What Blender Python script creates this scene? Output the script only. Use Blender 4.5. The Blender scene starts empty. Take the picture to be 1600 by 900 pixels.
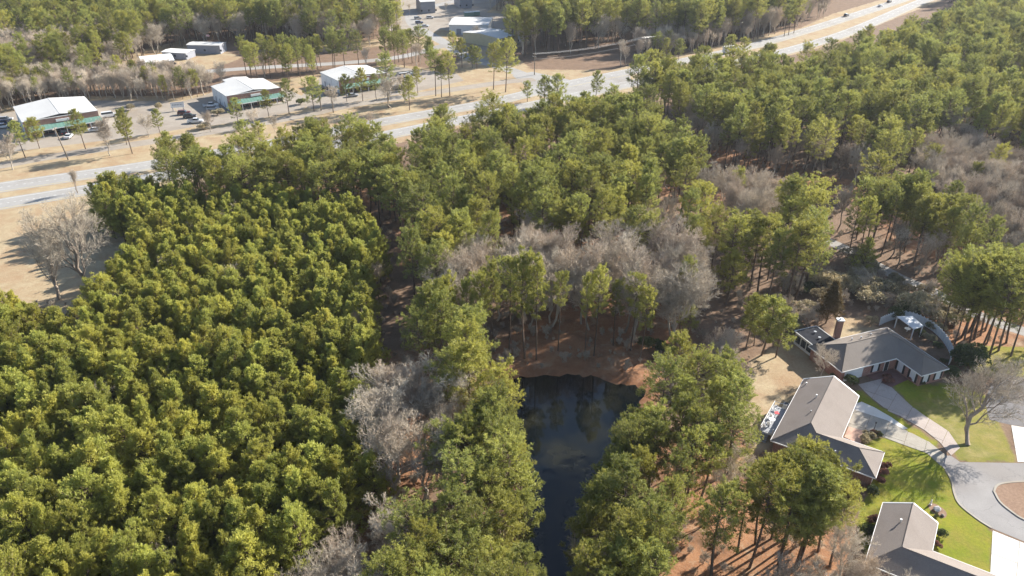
import bpy, bmesh, math, random
import numpy as np

# ------------------------------------------------------------------ camera, sky, sun, exposure
SC = bpy.context.scene
COL = SC.collection
CAM_H, FPX, PITCH = 85.0, 1200.0, math.radians(29.2)
cam_d = bpy.data.cameras.new('camera'); cam = bpy.data.objects.new('camera', cam_d); COL.objects.link(cam)
cam_d.sensor_width = 36.0; cam_d.lens = 36.0 * FPX / 1600.0
cam_d.clip_start = 1.0; cam_d.clip_end = 12000.0
cam.location = (0, 0, CAM_H); cam.rotation_euler = (math.pi / 2 - PITCH, 0, 0)
SC.camera = cam

SUN_EL = math.radians(27.5); SUN_AZ = math.radians(34.0)          # azimuth counted from +X towards +Y
SUN_DIR = (math.cos(SUN_EL) * math.cos(SUN_AZ), math.cos(SUN_EL) * math.sin(SUN_AZ), math.sin(SUN_EL))
world = bpy.data.worlds.new('World'); SC.world = world; world.use_nodes = True
wn, wl = world.node_tree.nodes, world.node_tree.links
wn.clear()
w_out = wn.new('ShaderNodeOutputWorld'); w_bg = wn.new('ShaderNodeBackground'); w_sky = wn.new('ShaderNodeTexSky')
w_sky.sky_type = 'NISHITA'; w_sky.sun_disc = False
w_sky.sun_elevation = SUN_EL; w_sky.sun_rotation = math.pi / 2 - SUN_AZ
w_sky.altitude = 200; w_sky.air_density = 1.0; w_sky.dust_density = 0.6; w_sky.ozone_density = 1.2
w_bg.inputs['Strength'].default_value = 0.085
# thin wisps of cloud over the whole sky
w_tc = wn.new('ShaderNodeTexCoord'); w_map = wn.new('ShaderNodeMapping'); w_map.inputs['Scale'].default_value = (1.0, 1.6, 3.0)
w_noi = wn.new('ShaderNodeTexNoise'); w_noi.inputs['Scale'].default_value = 3.2; w_noi.inputs['Detail'].default_value = 7
w_noi.inputs['Roughness'].default_value = 0.62; w_noi.inputs['Distortion'].default_value = 0.6
w_rmp = wn.new('ShaderNodeMapRange'); w_rmp.inputs['From Min'].default_value = 0.58; w_rmp.inputs['From Max'].default_value = 0.80
w_rmp.inputs['To Max'].default_value = 0.35
w_mix = wn.new('ShaderNodeMix'); w_mix.data_type = 'RGBA'
wl.new(w_tc.outputs['Generated'], w_map.inputs['Vector']); wl.new(w_map.outputs[0], w_noi.inputs['Vector'])
wl.new(w_noi.outputs['Fac'], w_rmp.inputs['Value']); wl.new(w_rmp.outputs[0], w_mix.inputs['Factor'])
wl.new(w_sky.outputs[0], w_mix.inputs['A']); w_mix.inputs['B'].default_value = (7.0, 7.2, 7.6, 1)
wl.new(w_mix.outputs['Result'], w_bg.inputs['Color']); wl.new(w_bg.outputs[0], w_out.inputs[0])

sun_d = bpy.data.lights.new('sun', 'SUN'); sun = bpy.data.objects.new('sun', sun_d); COL.objects.link(sun)
sun_d.energy = 5.0; sun_d.angle = math.radians(0.53); sun_d.color = (1.0, 0.945, 0.86)
from mathutils import Vector, Matrix
sun.rotation_euler = Vector(SUN_DIR).to_track_quat('Z', 'Y').to_euler()
SC.view_settings.view_transform = 'Standard'; SC.view_settings.look = 'None'
SC.view_settings.gamma = 1.0; SC.view_settings.exposure = 1.45
SC.render.engine = 'CYCLES'
SC.cycles.max_bounces = 4; SC.cycles.diffuse_bounces = 2; SC.cycles.glossy_bounces = 2; SC.cycles.use_denoising = True; SC.cycles.denoising_prefilter = 'ACCURATE'
SC.cycles.use_adaptive_sampling = True; SC.cycles.adaptive_threshold = 0.02
SC.cycles.transmission_bounces = 3; SC.cycles.transparent_max_bounces = 4; SC.cycles.volume_bounces = 0

rng = np.random.default_rng(11)
random.seed(5)
ST, CT = math.sin(PITCH), math.cos(PITCH)

# ------------------------------------------------------------------ surveying: photo point -> place on the ground plane (or at height z)
def G(px, py, z=0.0):
    dx = px - 800.0; dy = (450 - py) * ST + FPX * CT; dz = (450 - py) * CT - FPX * ST
    t = (CAM_H - z) / -dz
    return (dx * t, dy * t)
def PR(x, y, z):
    up = y * ST + (z - CAM_H) * CT; fw = y * CT - (z - CAM_H) * ST
    return 800 + FPX * x / fw, 450 - FPX * up / fw
def height_from(bx, by, ty):
    """height of an upright thing standing at photo point (bx,by) whose top shows at row ty"""
    x, y = G(bx, by)
    k = (450 - ty) / FPX                      # up/fw = k ; solve for z
    dz = (k * y * CT - y * ST) / (CT + k * ST)
    return CAM_H + dz
def GP(poly, z=0.0):
    return np.array([G(p[0], p[1], z) for p in poly])
def inside(poly, X, Y):
    X = np.asarray(X, float); Y = np.asarray(Y, float); r = np.zeros(X.shape, bool)
    n = len(poly); j = n - 1
    for i in range(n):
        xi, yi = poly[i][0], poly[i][1]; xj, yj = poly[j][0], poly[j][1]
        c = ((yi > Y) != (yj > Y)) & (X < (xj - xi) * (Y - yi) / ((yj - yi) if yj != yi else 1e-9) + xi)
        r ^= c; j = i
    return r
def sdist(poly, X, Y):
    """signed distance, positive inside"""
    d = np.full(np.shape(X), 1e9); n = len(poly)
    for i in range(n):
        ax, ay = poly[i]; bx, by = poly[(i + 1) % n]
        ex, ey = bx - ax, by - ay; L = ex * ex + ey * ey + 1e-12
        t = np.clip(((X - ax) * ex + (Y - ay) * ey) / L, 0, 1)
        d = np.minimum(d, np.hypot(X - ax - t * ex, Y - ay - t * ey))
    return np.where(inside(poly, X, Y), d, -d)
def linedist(line, X, Y):
    d = np.full(np.shape(X), 1e9)
    for i in range(len(line) - 1):
        ax, ay = line[i]; bx, by = line[i + 1]
        ex, ey = bx - ax, by - ay; L = ex * ex + ey * ey + 1e-12
        t = np.clip(((X - ax) * ex + (Y - ay) * ey) / L, 0, 1)
        d = np.minimum(d, np.hypot(X - ax - t * ex, Y - ay - t * ey))
    return d

# ------------------------------------------------------------------ material helpers
def lin(r, g, b): return (r, g, b, 1.0)
def new_mat(name):
    m = bpy.data.materials.new(name); m.use_nodes = True
    nt = m.node_tree; nt.nodes.clear()
    out = nt.nodes.new('ShaderNodeOutputMaterial'); bs = nt.nodes.new('ShaderNodeBsdfPrincipled')
    nt.links.new(bs.outputs[0], out.inputs[0])
    return m, nt, bs, out
def nd(nt, kind, **kw):
    n = nt.nodes.new(kind)
    for k, v in kw.items():
        if k in n.inputs.keys(): n.inputs[k].default_value = v
        else: setattr(n, k, v)
    return n
def mixc(nt, fac, a, b, blend='MIX'):
    n = nt.nodes.new('ShaderNodeMix'); n.data_type = 'RGBA'; n.blend_type = blend
    for sock, v in (('Factor', fac), ('A', a), ('B', b)):
        if hasattr(v, 'links'): nt.links.new(v, n.inputs[sock])
        else: n.inputs[sock].default_value = v
    return n.outputs['Result']
def rmap(nt, v, a, b, c=0.0, d=1.0, smooth=False):
    n = nt.nodes.new('ShaderNodeMapRange')
    if smooth: n.interpolation_type = 'SMOOTHSTEP'
    nt.links.new(v, n.inputs['Value'])
    n.inputs['From Min'].default_value = a; n.inputs['From Max'].default_value = b
    n.inputs['To Min'].default_value = c; n.inputs['To Max'].default_value = d
    return n.outputs[0]
def noise(nt, vec, scale, detail=4, rough=0.55, dist=0.0):
    n = nt.nodes.new('ShaderNodeTexNoise'); n.inputs['Scale'].default_value = scale
    n.inputs['Detail'].default_value = detail; n.inputs['Roughness'].default_value = rough; n.inputs['Distortion'].default_value = dist
    if vec is not None: nt.links.new(vec, n.inputs['Vector'])
    return n.outputs['Fac']
def math_n(nt, op, a, b=0.0):
    n = nt.nodes.new('ShaderNodeMath'); n.operation = op
    for i, v in enumerate((a, b)):
        if hasattr(v, 'links'): nt.links.new(v, n.inputs[i])
        else: n.inputs[i].default_value = v
    return n.outputs[0]
def pos(nt, kind='Position'):
    if kind == 'Position': return nt.nodes.new('ShaderNodeNewGeometry').outputs['Position']
    return nt.nodes.new('ShaderNodeTexCoord').outputs[kind]

def plain(name, col, rough=0.6, var=0.25, scale=3.0, metal=0.0, coords='Object', spec=0.4):
    m, nt, bs, out = new_mat(name)
    v = pos(nt, coords)
    f = noise(nt, v, scale, 5, 0.6)
    a = tuple(c * (1 - var) for c in col) + (1,); b = tuple(min(1, c * (1 + var)) for c in col) + (1,)
    c = mixc(nt, rmap(nt, f, 0.3, 0.7), a, b)
    nt.links.new(c, bs.inputs['Base Color'])
    bs.inputs['Roughness'].default_value = rough; bs.inputs['Metallic'].default_value = metal
    bs.inputs['Specular IOR Level'].default_value = spec
    return m

M = {}
M['metal_roof'] = plain('metal_roof', (0.50, 0.49, 0.465), 0.75, 0.06, 0.15, spec=0.2)
M['white_wall'] = plain('white_wall', (0.62, 0.63, 0.64), 0.55, 0.06, 0.5)
M['white'] = plain('white_paint', (0.72, 0.71, 0.68), 0.5, 0.06, 1.0)
M['green_metal'] = plain('green_metal', (0.13, 0.235, 0.19), 0.5, 0.1, 0.6)
M['tan_wall'] = plain('tan_wall', (0.42, 0.38, 0.25), 0.6, 0.06, 0.5)
M['grey_wall'] = plain('grey_wall', (0.24, 0.25, 0.28), 0.6, 0.06, 0.5)
M['dark'] = plain('dark_recess', (0.025, 0.027, 0.03), 0.4, 0.2, 1.0)
M['shutter'] = plain('shutter_black', (0.015, 0.016, 0.02), 0.5, 0.2, 2.0)
M['black_roof'] = plain('membrane_roof', (0.022, 0.024, 0.03), 0.95, 0.2, 0.6, spec=0.1)
M['wood'] = plain('weathered_wood', (0.26, 0.22, 0.18), 0.8, 0.25, 2.0)
M['deck'] = plain('deck_boards', (0.30, 0.31, 0.33), 0.75, 0.15, 2.5)
M['pole_wood'] = plain('pole_wood', (0.20, 0.16, 0.12), 0.85, 0.25, 2.0)
M['cable'] = plain('cable_metal', (0.45, 0.44, 0.42), 0.35, 0.1, 0.2, 0.6)
M['rubber'] = plain('rubber', (0.02, 0.02, 0.02), 0.8, 0.2, 3.0)
M['steel'] = plain('galvanised', (0.42, 0.43, 0.44), 0.4, 0.1, 2.0, 0.6)
M['red'] = plain('red_fabric', (0.55, 0.05, 0.06), 0.7, 0.15, 4.0)
M['rock'] = plain('pale_rock', (0.50, 0.48, 0.44), 0.85, 0.2, 4.0)
M['line_white'] = plain('road_paint_white', (0.62, 0.62, 0.60), 0.6, 0.2, 0.7, coords='Position')
M['line_yellow'] = plain('road_paint_yellow', (0.55, 0.40, 0.08), 0.6, 0.2, 0.7, coords='Position')
m, nt, bs, out = new_mat('window_glass'); M['glass'] = m
bs.inputs['Base Color'].default_value = (0.03, 0.04, 0.05, 1); bs.inputs['Roughness'].default_value = 0.06

def brick_mat(name, c1, c2, mortar):
    m, nt, bs, out = new_mat(name)
    tc = pos(nt, 'Object')
    sx = nt.nodes.new('ShaderNodeSeparateXYZ'); nt.links.new(tc, sx.inputs[0])
    cb = nt.nodes.new('ShaderNodeCombineXYZ')
    nt.links.new(math_n(nt, 'ADD', sx.outputs[0], sx.outputs[1]), cb.inputs[0]); nt.links.new(sx.outputs[2], cb.inputs[1])
    b = nt.nodes.new('ShaderNodeTexBrick'); nt.links.new(cb.outputs[0], b.inputs['Vector'])
    b.inputs['Color1'].default_value = lin(*c1); b.inputs['Color2'].default_value = lin(*c2); b.inputs['Mortar'].default_value = lin(*mortar)
    b.inputs['Scale'].default_value = 1.0; b.inputs['Brick Width'].default_value = 0.22; b.inputs['Row Height'].default_value = 0.075
    b.inputs['Mortar Size'].default_value = 0.008
    f = noise(nt, tc, 1.2, 4)
    nt.links.new(mixc(nt, rmap(nt, f, 0.3, 0.7, 0.0, 0.35), b.outputs['Color'], lin(*[c * 0.6 for c in c1])), bs.inputs['Base Color'])
    bs.inputs['Roughness'].default_value = 0.85
    return m
M['brick'] = brick_mat('brick_pink_red', (0.34, 0.15, 0.10), (0.25, 0.10, 0.075), (0.42, 0.36, 0.31))
M['brick_dark'] = brick_mat('brick_brown', (0.22, 0.10, 0.075), (0.17, 0.075, 0.055), (0.30, 0.24, 0.20))

def shingle_mat(name, col):
    m, nt, bs, out = new_mat(name)
    tc = pos(nt, 'Object')
    mp = nt.nodes.new('ShaderNodeMapping'); mp.inputs['Scale'].default_value = (1, 1, 6); nt.links.new(tc, mp.inputs['Vector'])
    f1 = noise(nt, mp.outputs[0], 5.0, 3, 0.7); f2 = noise(nt, tc, 0.35, 4); f3 = noise(nt, tc, 16.0, 2, 0.8)
    sx = nt.nodes.new('ShaderNodeSeparateXYZ'); nt.links.new(tc, sx.inputs[0])
    course = math_n(nt, 'FRACT', math_n(nt, 'MULTIPLY', sx.outputs[2], 14.0))
    c = mixc(nt, rmap(nt, f1, 0.3, 0.7), lin(*[x * 0.82 for x in col]), lin(*[x * 1.14 for x in col]))
    c = mixc(nt, rmap(nt, f2, 0.45, 0.72, 0, 0.35), c, lin(col[0] * 0.6, col[1] * 0.56, col[2] * 0.52))
    c = mixc(nt, rmap(nt, f3, 0.35, 0.65, 0, 0.35), c, lin(*[x * 0.65 for x in col]))
    c = mixc(nt, rmap(nt, course, 0.0, 0.2, 0.25, 0.0), c, lin(*[x * 0.5 for x in col]))
    nt.links.new(c, bs.inputs['Base Color']); bs.inputs['Roughness'].default_value = 0.9; bs.inputs['Specular IOR Level'].default_value = 0.2
    bp = nt.nodes.new('ShaderNodeBump'); bp.inputs['Strength'].default_value = 0.4; bp.inputs['Distance'].default_value = 0.03
    nt.links.new(f1, bp.inputs['Height']); nt.links.new(bp.outputs[0], bs.inputs['Normal'])
    return m
M['shingle_grey'] = shingle_mat('shingles_warm_grey', (0.235, 0.20, 0.175))
M['shingle_brown'] = shingle_mat('shingles_charcoal_brown', (0.215, 0.185, 0.158))

def paving_mat(name, c1, c2, crack=0.35, scale=0.25, stain=0.5):
    m, nt, bs, out = new_mat(name)
    p = pos(nt)
    f1 = noise(nt, p, scale, 6, 0.6); f2 = noise(nt, p, 6.0, 3, 0.7); f3 = noise(nt, p, 0.06, 3, 0.5)
    c = mixc(nt, rmap(nt, f1, 0.3, 0.7), lin(*c1), lin(*c2))
    c = mixc(nt, rmap(nt, f2, 0.3, 0.7, 0, 0.3), c, lin(*[x * 0.7 for x in c1]))
    c = mixc(nt, rmap(nt, f3, 0.5, 0.7, 0, stain), c, lin(c1[0] * 0.75, c1[1] * 0.68, c1[2] * 0.6))
    v = nt.nodes.new('ShaderNodeTexVoronoi'); v.feature = 'DISTANCE_TO_EDGE'; v.inputs['Scale'].default_value = 0.16
    mp = nt.nodes.new('ShaderNodeMix'); mp.data_type = 'VECTOR'; mp.inputs['Factor'].default_value = 0.12
    nz = nt.nodes.new('ShaderNodeTexNoise'); nz.inputs['Scale'].default_value = 0.5; nt.links.new(p, nz.inputs['Vector'])
    va = nt.nodes.new('ShaderNodeVectorMath'); va.operation = 'SCALE'; va.inputs['Scale'].default_value = 4.0
    nt.links.new(nz.outputs['Color'], va.inputs[0])
    vb = nt.nodes.new('ShaderNodeVectorMath'); nt.links.new(p, vb.inputs[0]); nt.links.new(va.outputs[0], vb.inputs[1])
    nt.links.new(vb.outputs[0], v.inputs['Vector'])
    c = mixc(nt, rmap(nt, v.outputs['Distance'], 0.0, 0.012, crack, 0.0), c, lin(*[x * 0.4 for x in c1]))
    nt.links.new(c, bs.inputs['Base Color']); bs.inputs['Roughness'].default_value = 0.9; bs.inputs['Specular IOR Level'].default_value = 0.25
    return m
M['highway'] = paving_mat('worn_asphalt_pale', (0.29, 0.278, 0.26), (0.345, 0.33, 0.305), 0.3)
M['lot'] = paving_mat('worn_lot_asphalt', (0.27, 0.232, 0.19), (0.34, 0.295, 0.24), 0.35)
M['court'] = paving_mat('court_asphalt', (0.24, 0.225, 0.215), (0.30, 0.285, 0.27), 0.35)
M['dark_asphalt'] = paving_mat('dark_asphalt', (0.14, 0.13, 0.128), (0.18, 0.168, 0.165), 0.4)
M['gravel'] = paving_mat('gravel', (0.24, 0.22, 0.20), (0.32, 0.30, 0.27), 0.0, 0.8)
M['concrete_old'] = paving_mat('concrete_weathered', (0.30, 0.27, 0.22), (0.38, 0.345, 0.29), 0.25, 0.5)
M['concrete_white'] = paving_mat('concrete_pale', (0.58, 0.55, 0.49), (0.66, 0.63, 0.57), 0.1, 0.4, 0.15)
M['concrete_pink'] = paving_mat('concrete_pinkish', (0.36, 0.30, 0.26), (0.43, 0.365, 0.32), 0.25, 0.4)
M['pavers'] = paving_mat('pink_pavers', (0.46, 0.29, 0.22), (0.52, 0.35, 0.27), 0.0, 0.8)
M['brick_pave'] = paving_mat('dark_brick_paving', (0.17, 0.09, 0.075), (0.23, 0.12, 0.10), 0.0, 1.5)
M['mulch'] = paving_mat('pine_straw_mulch', (0.19, 0.115, 0.075), (0.29, 0.19, 0.125), 0.0, 2.5)

# foliage: leaf colour differs from tree to tree (instance random) and from shoot to shoot (attribute)
def foliage_mat(name, c_dark, c_light, c_warm, trans=0.28, warm_amt=0.5):
    m, nt, bs, out = new_mat(name)
    oi = nt.nodes.new('ShaderNodeObjectInfo')
    at = nt.nodes.new('ShaderNodeAttribute'); at.attribute_name = 'shoot'
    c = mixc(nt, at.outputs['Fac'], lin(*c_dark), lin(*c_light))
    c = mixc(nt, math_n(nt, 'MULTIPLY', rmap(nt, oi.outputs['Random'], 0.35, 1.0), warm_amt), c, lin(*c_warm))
    hs = nt.nodes.new('ShaderNodeHueSaturation'); nt.links.new(c, hs.inputs['Color'])
    r2 = math_n(nt, 'FRACT', math_n(nt, 'MULTIPLY', oi.outputs['Random'], 17.31))
    nt.links.new(rmap(nt, r2, 0, 1, 0.72, 1.28), hs.inputs['Value'])
    bs.inputs['Roughness'].default_value = 0.55; bs.inputs['Specular IOR Level'].default_value = 0.25
    nt.links.new(hs.outputs[0], bs.inputs['Base Color'])
    tr = nt.nodes.new('ShaderNodeBsdfTranslucent'); nt.links.new(hs.outputs[0], tr.inputs['Color'])
    mx = nt.nodes.new('ShaderNodeMixShader'); mx.inputs[0].default_value = trans
    nt.links.new(bs.outputs[0], mx.inputs[1]); nt.links.new(tr.outputs[0], mx.inputs[2]); nt.links.new(mx.outputs[0], out.inputs[0])
    return m
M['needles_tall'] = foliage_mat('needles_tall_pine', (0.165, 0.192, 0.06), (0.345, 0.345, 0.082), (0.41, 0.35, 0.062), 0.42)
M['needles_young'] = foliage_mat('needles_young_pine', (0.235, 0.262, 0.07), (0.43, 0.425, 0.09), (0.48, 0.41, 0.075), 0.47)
M['needles_cedar'] = foliage_mat('needles_cedar', (0.07, 0.065, 0.03), (0.14, 0.11, 0.045), (0.20, 0.11, 0.04))
M['leaves_dark'] = foliage_mat('leaves_evergreen_shrub', (0.05, 0.07, 0.03), (0.12, 0.15, 0.05), (0.14, 0.14, 0.05))
M['leaves_dry'] = foliage_mat('leaves_dry_shrub', (0.30, 0.25, 0.15), (0.46, 0.40, 0.25), (0.40, 0.31, 0.17))
M['leaves_rust'] = foliage_mat('leaves_rust_shrub', (0.17, 0.085, 0.06), (0.30, 0.16, 0.12), (0.26, 0.14, 0.10))
def bark_mat(name, a, b):
    m, nt, bs, out = new_mat(name)
    v = pos(nt, 'Object'); mp = nt.nodes.new('ShaderNodeMapping'); mp.inputs['Scale'].default_value = (3, 3, 0.6); nt.links.new(v, mp.inputs['Vector'])
    oi = nt.nodes.new('ShaderNodeObjectInfo')
    c = mixc(nt, rmap(nt, noise(nt, mp.outputs[0], 3.0, 4), 0.3, 0.7), lin(*a), lin(*b))
    hs = nt.nodes.new('ShaderNodeHueSaturation'); nt.links.new(c, hs.inputs['Color'])
    nt.links.new(rmap(nt, oi.outputs['Random'], 0, 1, 0.75, 1.25), hs.inputs['Value'])
    nt.links.new(hs.outputs[0], bs.inputs['Base Color']); bs.inputs['Roughness'].default_value = 0.9; bs.inputs['Specular IOR Level'].default_value = 0.1
    return m
M['bark_pine'] = bark_mat('bark_pine', (0.10, 0.072, 0.052), (0.17, 0.125, 0.095))
M['bark_grey'] = bark_mat('bark_grey', (0.35, 0.30, 0.24), (0.50, 0.435, 0.355))
M['bark_brown'] = bark_mat('bark_brown', (0.20, 0.16, 0.125), (0.31, 0.255, 0.205))
M['twig_grey'] = bark_mat('twigs_grey', (0.49, 0.415, 0.32), (0.64, 0.55, 0.43))
M['twig_brown'] = bark_mat('twigs_brown', (0.44, 0.355, 0.27), (0.56, 0.46, 0.355))

# ------------------------------------------------------------------ mesh helpers
def mesh_np(name, V, Fs, mats, fmat=None, smooth=False, attr=None):
    """V (n,3); Fs list of index arrays of equal-sided faces"""
    me = bpy.data.meshes.new(name)
    V = np.asarray(V, np.float32)
    loops = np.concatenate([np.asarray(f, np.int32).ravel() for f in Fs]) if Fs else np.zeros(0, np.int32)
    tot = np.concatenate([np.full(len(f), np.asarray(f).shape[1], np.int32) for f in Fs])
    start = np.concatenate([[0], np.cumsum(tot)[:-1]]).astype(np.int32)
    me.vertices.add(len(V)); me.vertices.foreach_set('co', V.ravel())
    me.loops.add(len(loops)); me.loops.foreach_set('vertex_index', loops)
    me.polygons.add(len(tot)); me.polygons.foreach_set('loop_start', start); me.polygons.foreach_set('loop_total', tot)
    for mt in mats: me.materials.append(mt)
    if fmat is not None: me.polygons.foreach_set('material_index', np.asarray(fmat, np.int32))
    if smooth: me.polygons.foreach_set('use_smooth', np.ones(len(tot), bool))
    if attr is not None:
        a = me.attributes.new('shoot', 'FLOAT', 'POINT'); a.data.foreach_set('value', np.asarray(attr, np.float32))
    me.update(calc_edges=True); me.validate(clean_customdata=False)
    return me
def link(name, data, parent=None, loc=None, rotz=None):
    o = bpy.data.objects.new(name, data); COL.objects.link(o)
    if parent is not None: o.parent = parent
    if loc is not None: o.location = loc
    if rotz is not None: o.rotation_euler = (0, 0, rotz)
    return o
def tag(o, label=None, cat=None, group=None, kind=None):
    if label: o['label'] = label
    if cat: o['category'] = cat
    if group: o['group'] = group
    if kind: o['kind'] = kind
    return o
def empty(name, loc, rotz=0.0): return link(name, None, None, loc, rotz)

class MB:
    """collects shapes into one mesh"""
    def __init__(s): s.V = []; s.F = []
    def add(s, verts, faces):
        o = len(s.V); s.V += [tuple(v) for v in verts]; s.F += [tuple(i + o for i in f) for f in faces]; return s
    def box(s, x0, x1, y0, y1, z0, z1):
        v = [(x0, y0, z0), (x1, y0, z0), (x1, y1, z0), (x0, y1, z0), (x0, y0, z1), (x1, y0, z1), (x1, y1, z1), (x0, y1, z1)]
        return s.add(v, [(0, 3, 2, 1), (4, 5, 6, 7), (0, 1, 5, 4), (1, 2, 6, 5), (2, 3, 7, 6), (3, 0, 4, 7)])
    def tube(s, pts, radii, n=6, cap=True):
        pts = [Vector(p) for p in pts]
        if not hasattr(radii, '__len__'): radii = [radii] * len(pts)
        rings = []
        for i, p in enumerate(pts):
            d = (pts[min(i + 1, len(pts) - 1)] - pts[max(i - 1, 0)]).normalized()
            a = d.orthogonal().normalized() if abs(d.z) > 0.9 else d.cross(Vector((0, 0, 1))).normalized()
            b = d.cross(a)
            rings.append([p + (a * math.cos(t) + b * math.sin(t)) * radii[i] for t in [2 * math.pi * k / n for k in range(n)]])
        fs = []
        for i in range(len(pts) - 1):
            for k in range(n):
                fs.append((i * n + k, i * n + (k + 1) % n, (i + 1) * n + (k + 1) % n, (i + 1) * n + k))
        if cap: fs.append(tuple(range(n))[::-1]); fs.append(tuple((len(pts) - 1) * n + k for k in range(n)))
        return s.add([v for r in rings for v in r], fs)
    def slab(s, poly3, th):
        """a polygon in space thickened downwards by th"""
        n = len(poly3); top = [tuple(p) for p in poly3]; bot = [(p[0], p[1], p[2] - th) for p in poly3]
        return s.add(top + bot, [tuple(range(n)), tuple(range(2 * n - 1, n - 1, -1))] + [(i, i + n, (i + 1) % n + n, (i + 1) % n) for i in range(n)])
    def prism(s, poly2, z0, z1):
        return s.slab([(p[0], p[1], z1) for p in poly2], z1 - z0)
    def build(s, name, mat, parent=None, smooth=False, bevel=0.0, loc=None, rotz=None):
        me = bpy.data.meshes.new(name); me.from_pydata(s.V, [], s.F)
        bm = bmesh.new(); bm.from_mesh(me)
        bmesh.ops.recalc_face_normals(bm, faces=bm.faces)
        if bevel: bmesh.ops.bevel(bm, geom=list(bm.edges), offset=bevel, segments=1, affect='EDGES', clamp_overlap=True)
        if smooth:
            for f in bm.faces: f.smooth = True
        bm.to_mesh(me); bm.free()
        me.materials.append(mat)
        return link(name, me, parent, loc, rotz)

def smooth_line(pts, n=6):
    P = [np.array(p, float) for p in pts]; P = [2 * P[0] - P[1]] + P + [2 * P[-1] - P[-2]]
    out = []
    for i in range(1, len(P) - 2):
        for k in range(n):
            t = k / n
            out.append(0.5 * ((2 * P[i]) + (-P[i - 1] + P[i + 1]) * t + (2 * P[i - 1] - 5 * P[i] + 4 * P[i + 1] - P[i + 2]) * t * t + (-P[i - 1] + 3 * P[i] - 3 * P[i + 1] + P[i + 2]) * t ** 3))
    out.append(P[-2]); return [tuple(p) for p in out]
def offset_line(line, d):
    L = np.array(line); T = np.gradient(L, axis=0); T /= np.linalg.norm(T, axis=1)[:, None]
    return L + np.stack([-T[:, 1], T[:, 0]], 1) * d
def strip(name, line, width, z, mat, off=0.0, parent=None):
    a = offset_line(line, off + width / 2); b = offset_line(line, off - width / 2); n = len(a)
    V = np.zeros((2 * n, 3)); V[:n, :2] = a; V[n:, :2] = b; V[:, 2] = z
    i = np.arange(n - 1); F = np.stack([i + n, i + n + 1, i + 1, i], 1)
    return link(name, mesh_np(name, V, [F], [mat]), parent)
def sheet(name, poly, z, mat, parent=None, th=None):
    """flat polygon sheet (poly in ground metres); th gives it a thickness downwards"""
    mb = MB()
    if th: mb.prism(poly, z - th, z)
    else: mb.add([(p[0], p[1], z) for p in poly], [tuple(range(len(poly)))])
    o = mb.build(name, mat, parent)
    if not th and len(o.data.polygons) and o.data.polygons[0].normal.z < 0: o.data.flip_normals()
    return o
def clip_half(poly, nx, ny, c):
    out = []
    for i in range(len(poly)):
        a, b = poly[i], poly[(i + 1) % len(poly)]
        da, db = nx * a[0] + ny * a[1] - c, nx * b[0] + ny * b[1] - c
        if da <= 0: out.append(tuple(a))
        if (da < 0) != (db < 0) and abs(da - db) > 1e-9:
            t = da / (da - db); out.append((a[0] + (b[0] - a[0]) * t, a[1] + (b[1] - a[1]) * t))
    return out
def slabs(parent, poly, z, th, ang, size, mat, gap=0.025, name='slab'):
    """a paved area cast in slabs with open joints: each slab its own piece"""
    u = (math.cos(ang), math.sin(ang)); v = (-u[1], u[0])
    pu = [p[0] * u[0] + p[1] * u[1] for p in poly]; pv = [p[0] * v[0] + p[1] * v[1] for p in poly]
    k = 0; a = min(pu)
    while a < max(pu):
        b = min(pv)
        while b < max(pv):
            q = [tuple(p) for p in poly]
            for (n, c) in ((u, a + size - gap), ((-u[0], -u[1]), -(a + gap)), (v, b + size - gap), ((-v[0], -v[1]), -(b + gap))):
                if len(q) >= 3: q = clip_half(q, n[0], n[1], c)
            if len(q) >= 3:
                ar = 0.5 * abs(sum(q[i][0] * q[(i + 1) % len(q)][1] - q[(i + 1) % len(q)][0] * q[i][1] for i in range(len(q))))
                if ar > 0.25:
                    dz = 0.008 * ((k * 7) % 5 - 2)
                    MB().prism(q, z - th, z + dz).build(name, mat, parent); k += 1
            b += size
        a += size

# ------------------------------------------------------------------ layout on the ground
POND = GP([(790, 592), (815, 587), (850, 584), (885, 581), (930, 587), (970, 597), (1000, 608), (1002, 630), (990, 660), (972, 690), (958, 720), (942, 760), (925, 800), (912, 850), (905, 900), (898, 980), (885, 1060), (860, 1070), (838, 1000), (828, 900), (820, 850), (808, 800), (806, 750), (796, 700), (782, 655), (780, 615)])
HW_FAR = smooth_line([G(*p) for p in [(-120, 311), (0, 293), (120, 275), (240, 257), (420, 225), (600, 190), (762, 161), (880, 133), (985, 112), (1080, 93), (1172, 73), (1260, 48), (1325, 27.5), (1412, -1), (1480, -24)]], 5)
HW_NEAR = smooth_line([G(*p) for p in [(-120, 342), (0, 319), (110, 301), (280, 271), (460, 238), (640, 204), (800, 171), (900, 150), (985, 131), (1090, 110), (1200, 87), (1295, 61), (1355, 39), (1432, 6), (1500, -20)]], 5)
FRONTAGE = smooth_line([G(*p) for p in [(-90, 272), (0, 259), (60, 248), (150, 234), (232, 222), (300, 211), (400, 194), (475, 180), (550, 164), (640, 150), (720, 138), (790, 128), (835, 124)]], 5)
SIDE = smooth_line([G(*p) for p in [(860, 145), (838, 128), (805, 112), (765, 100), (725, 86), (697, 68), (668, 52), (645, 36), (648, 18), (700, 4), (760, -8)]], 5)
BACKROAD = smooth_line([G(*p) for p in [(-60, 142), (40, 130), (140, 118), (280, 114), (400, 106), (540, 98), (630, 88), (697, 70)]], 5)
GRAVEL = smooth_line([G(*p) for p in [(1290, 375), (1330, 393), (1368, 414), (1410, 436), (1455, 455), (1500, 480), (1560, 505), (1640, 530)]], 5)
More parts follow.
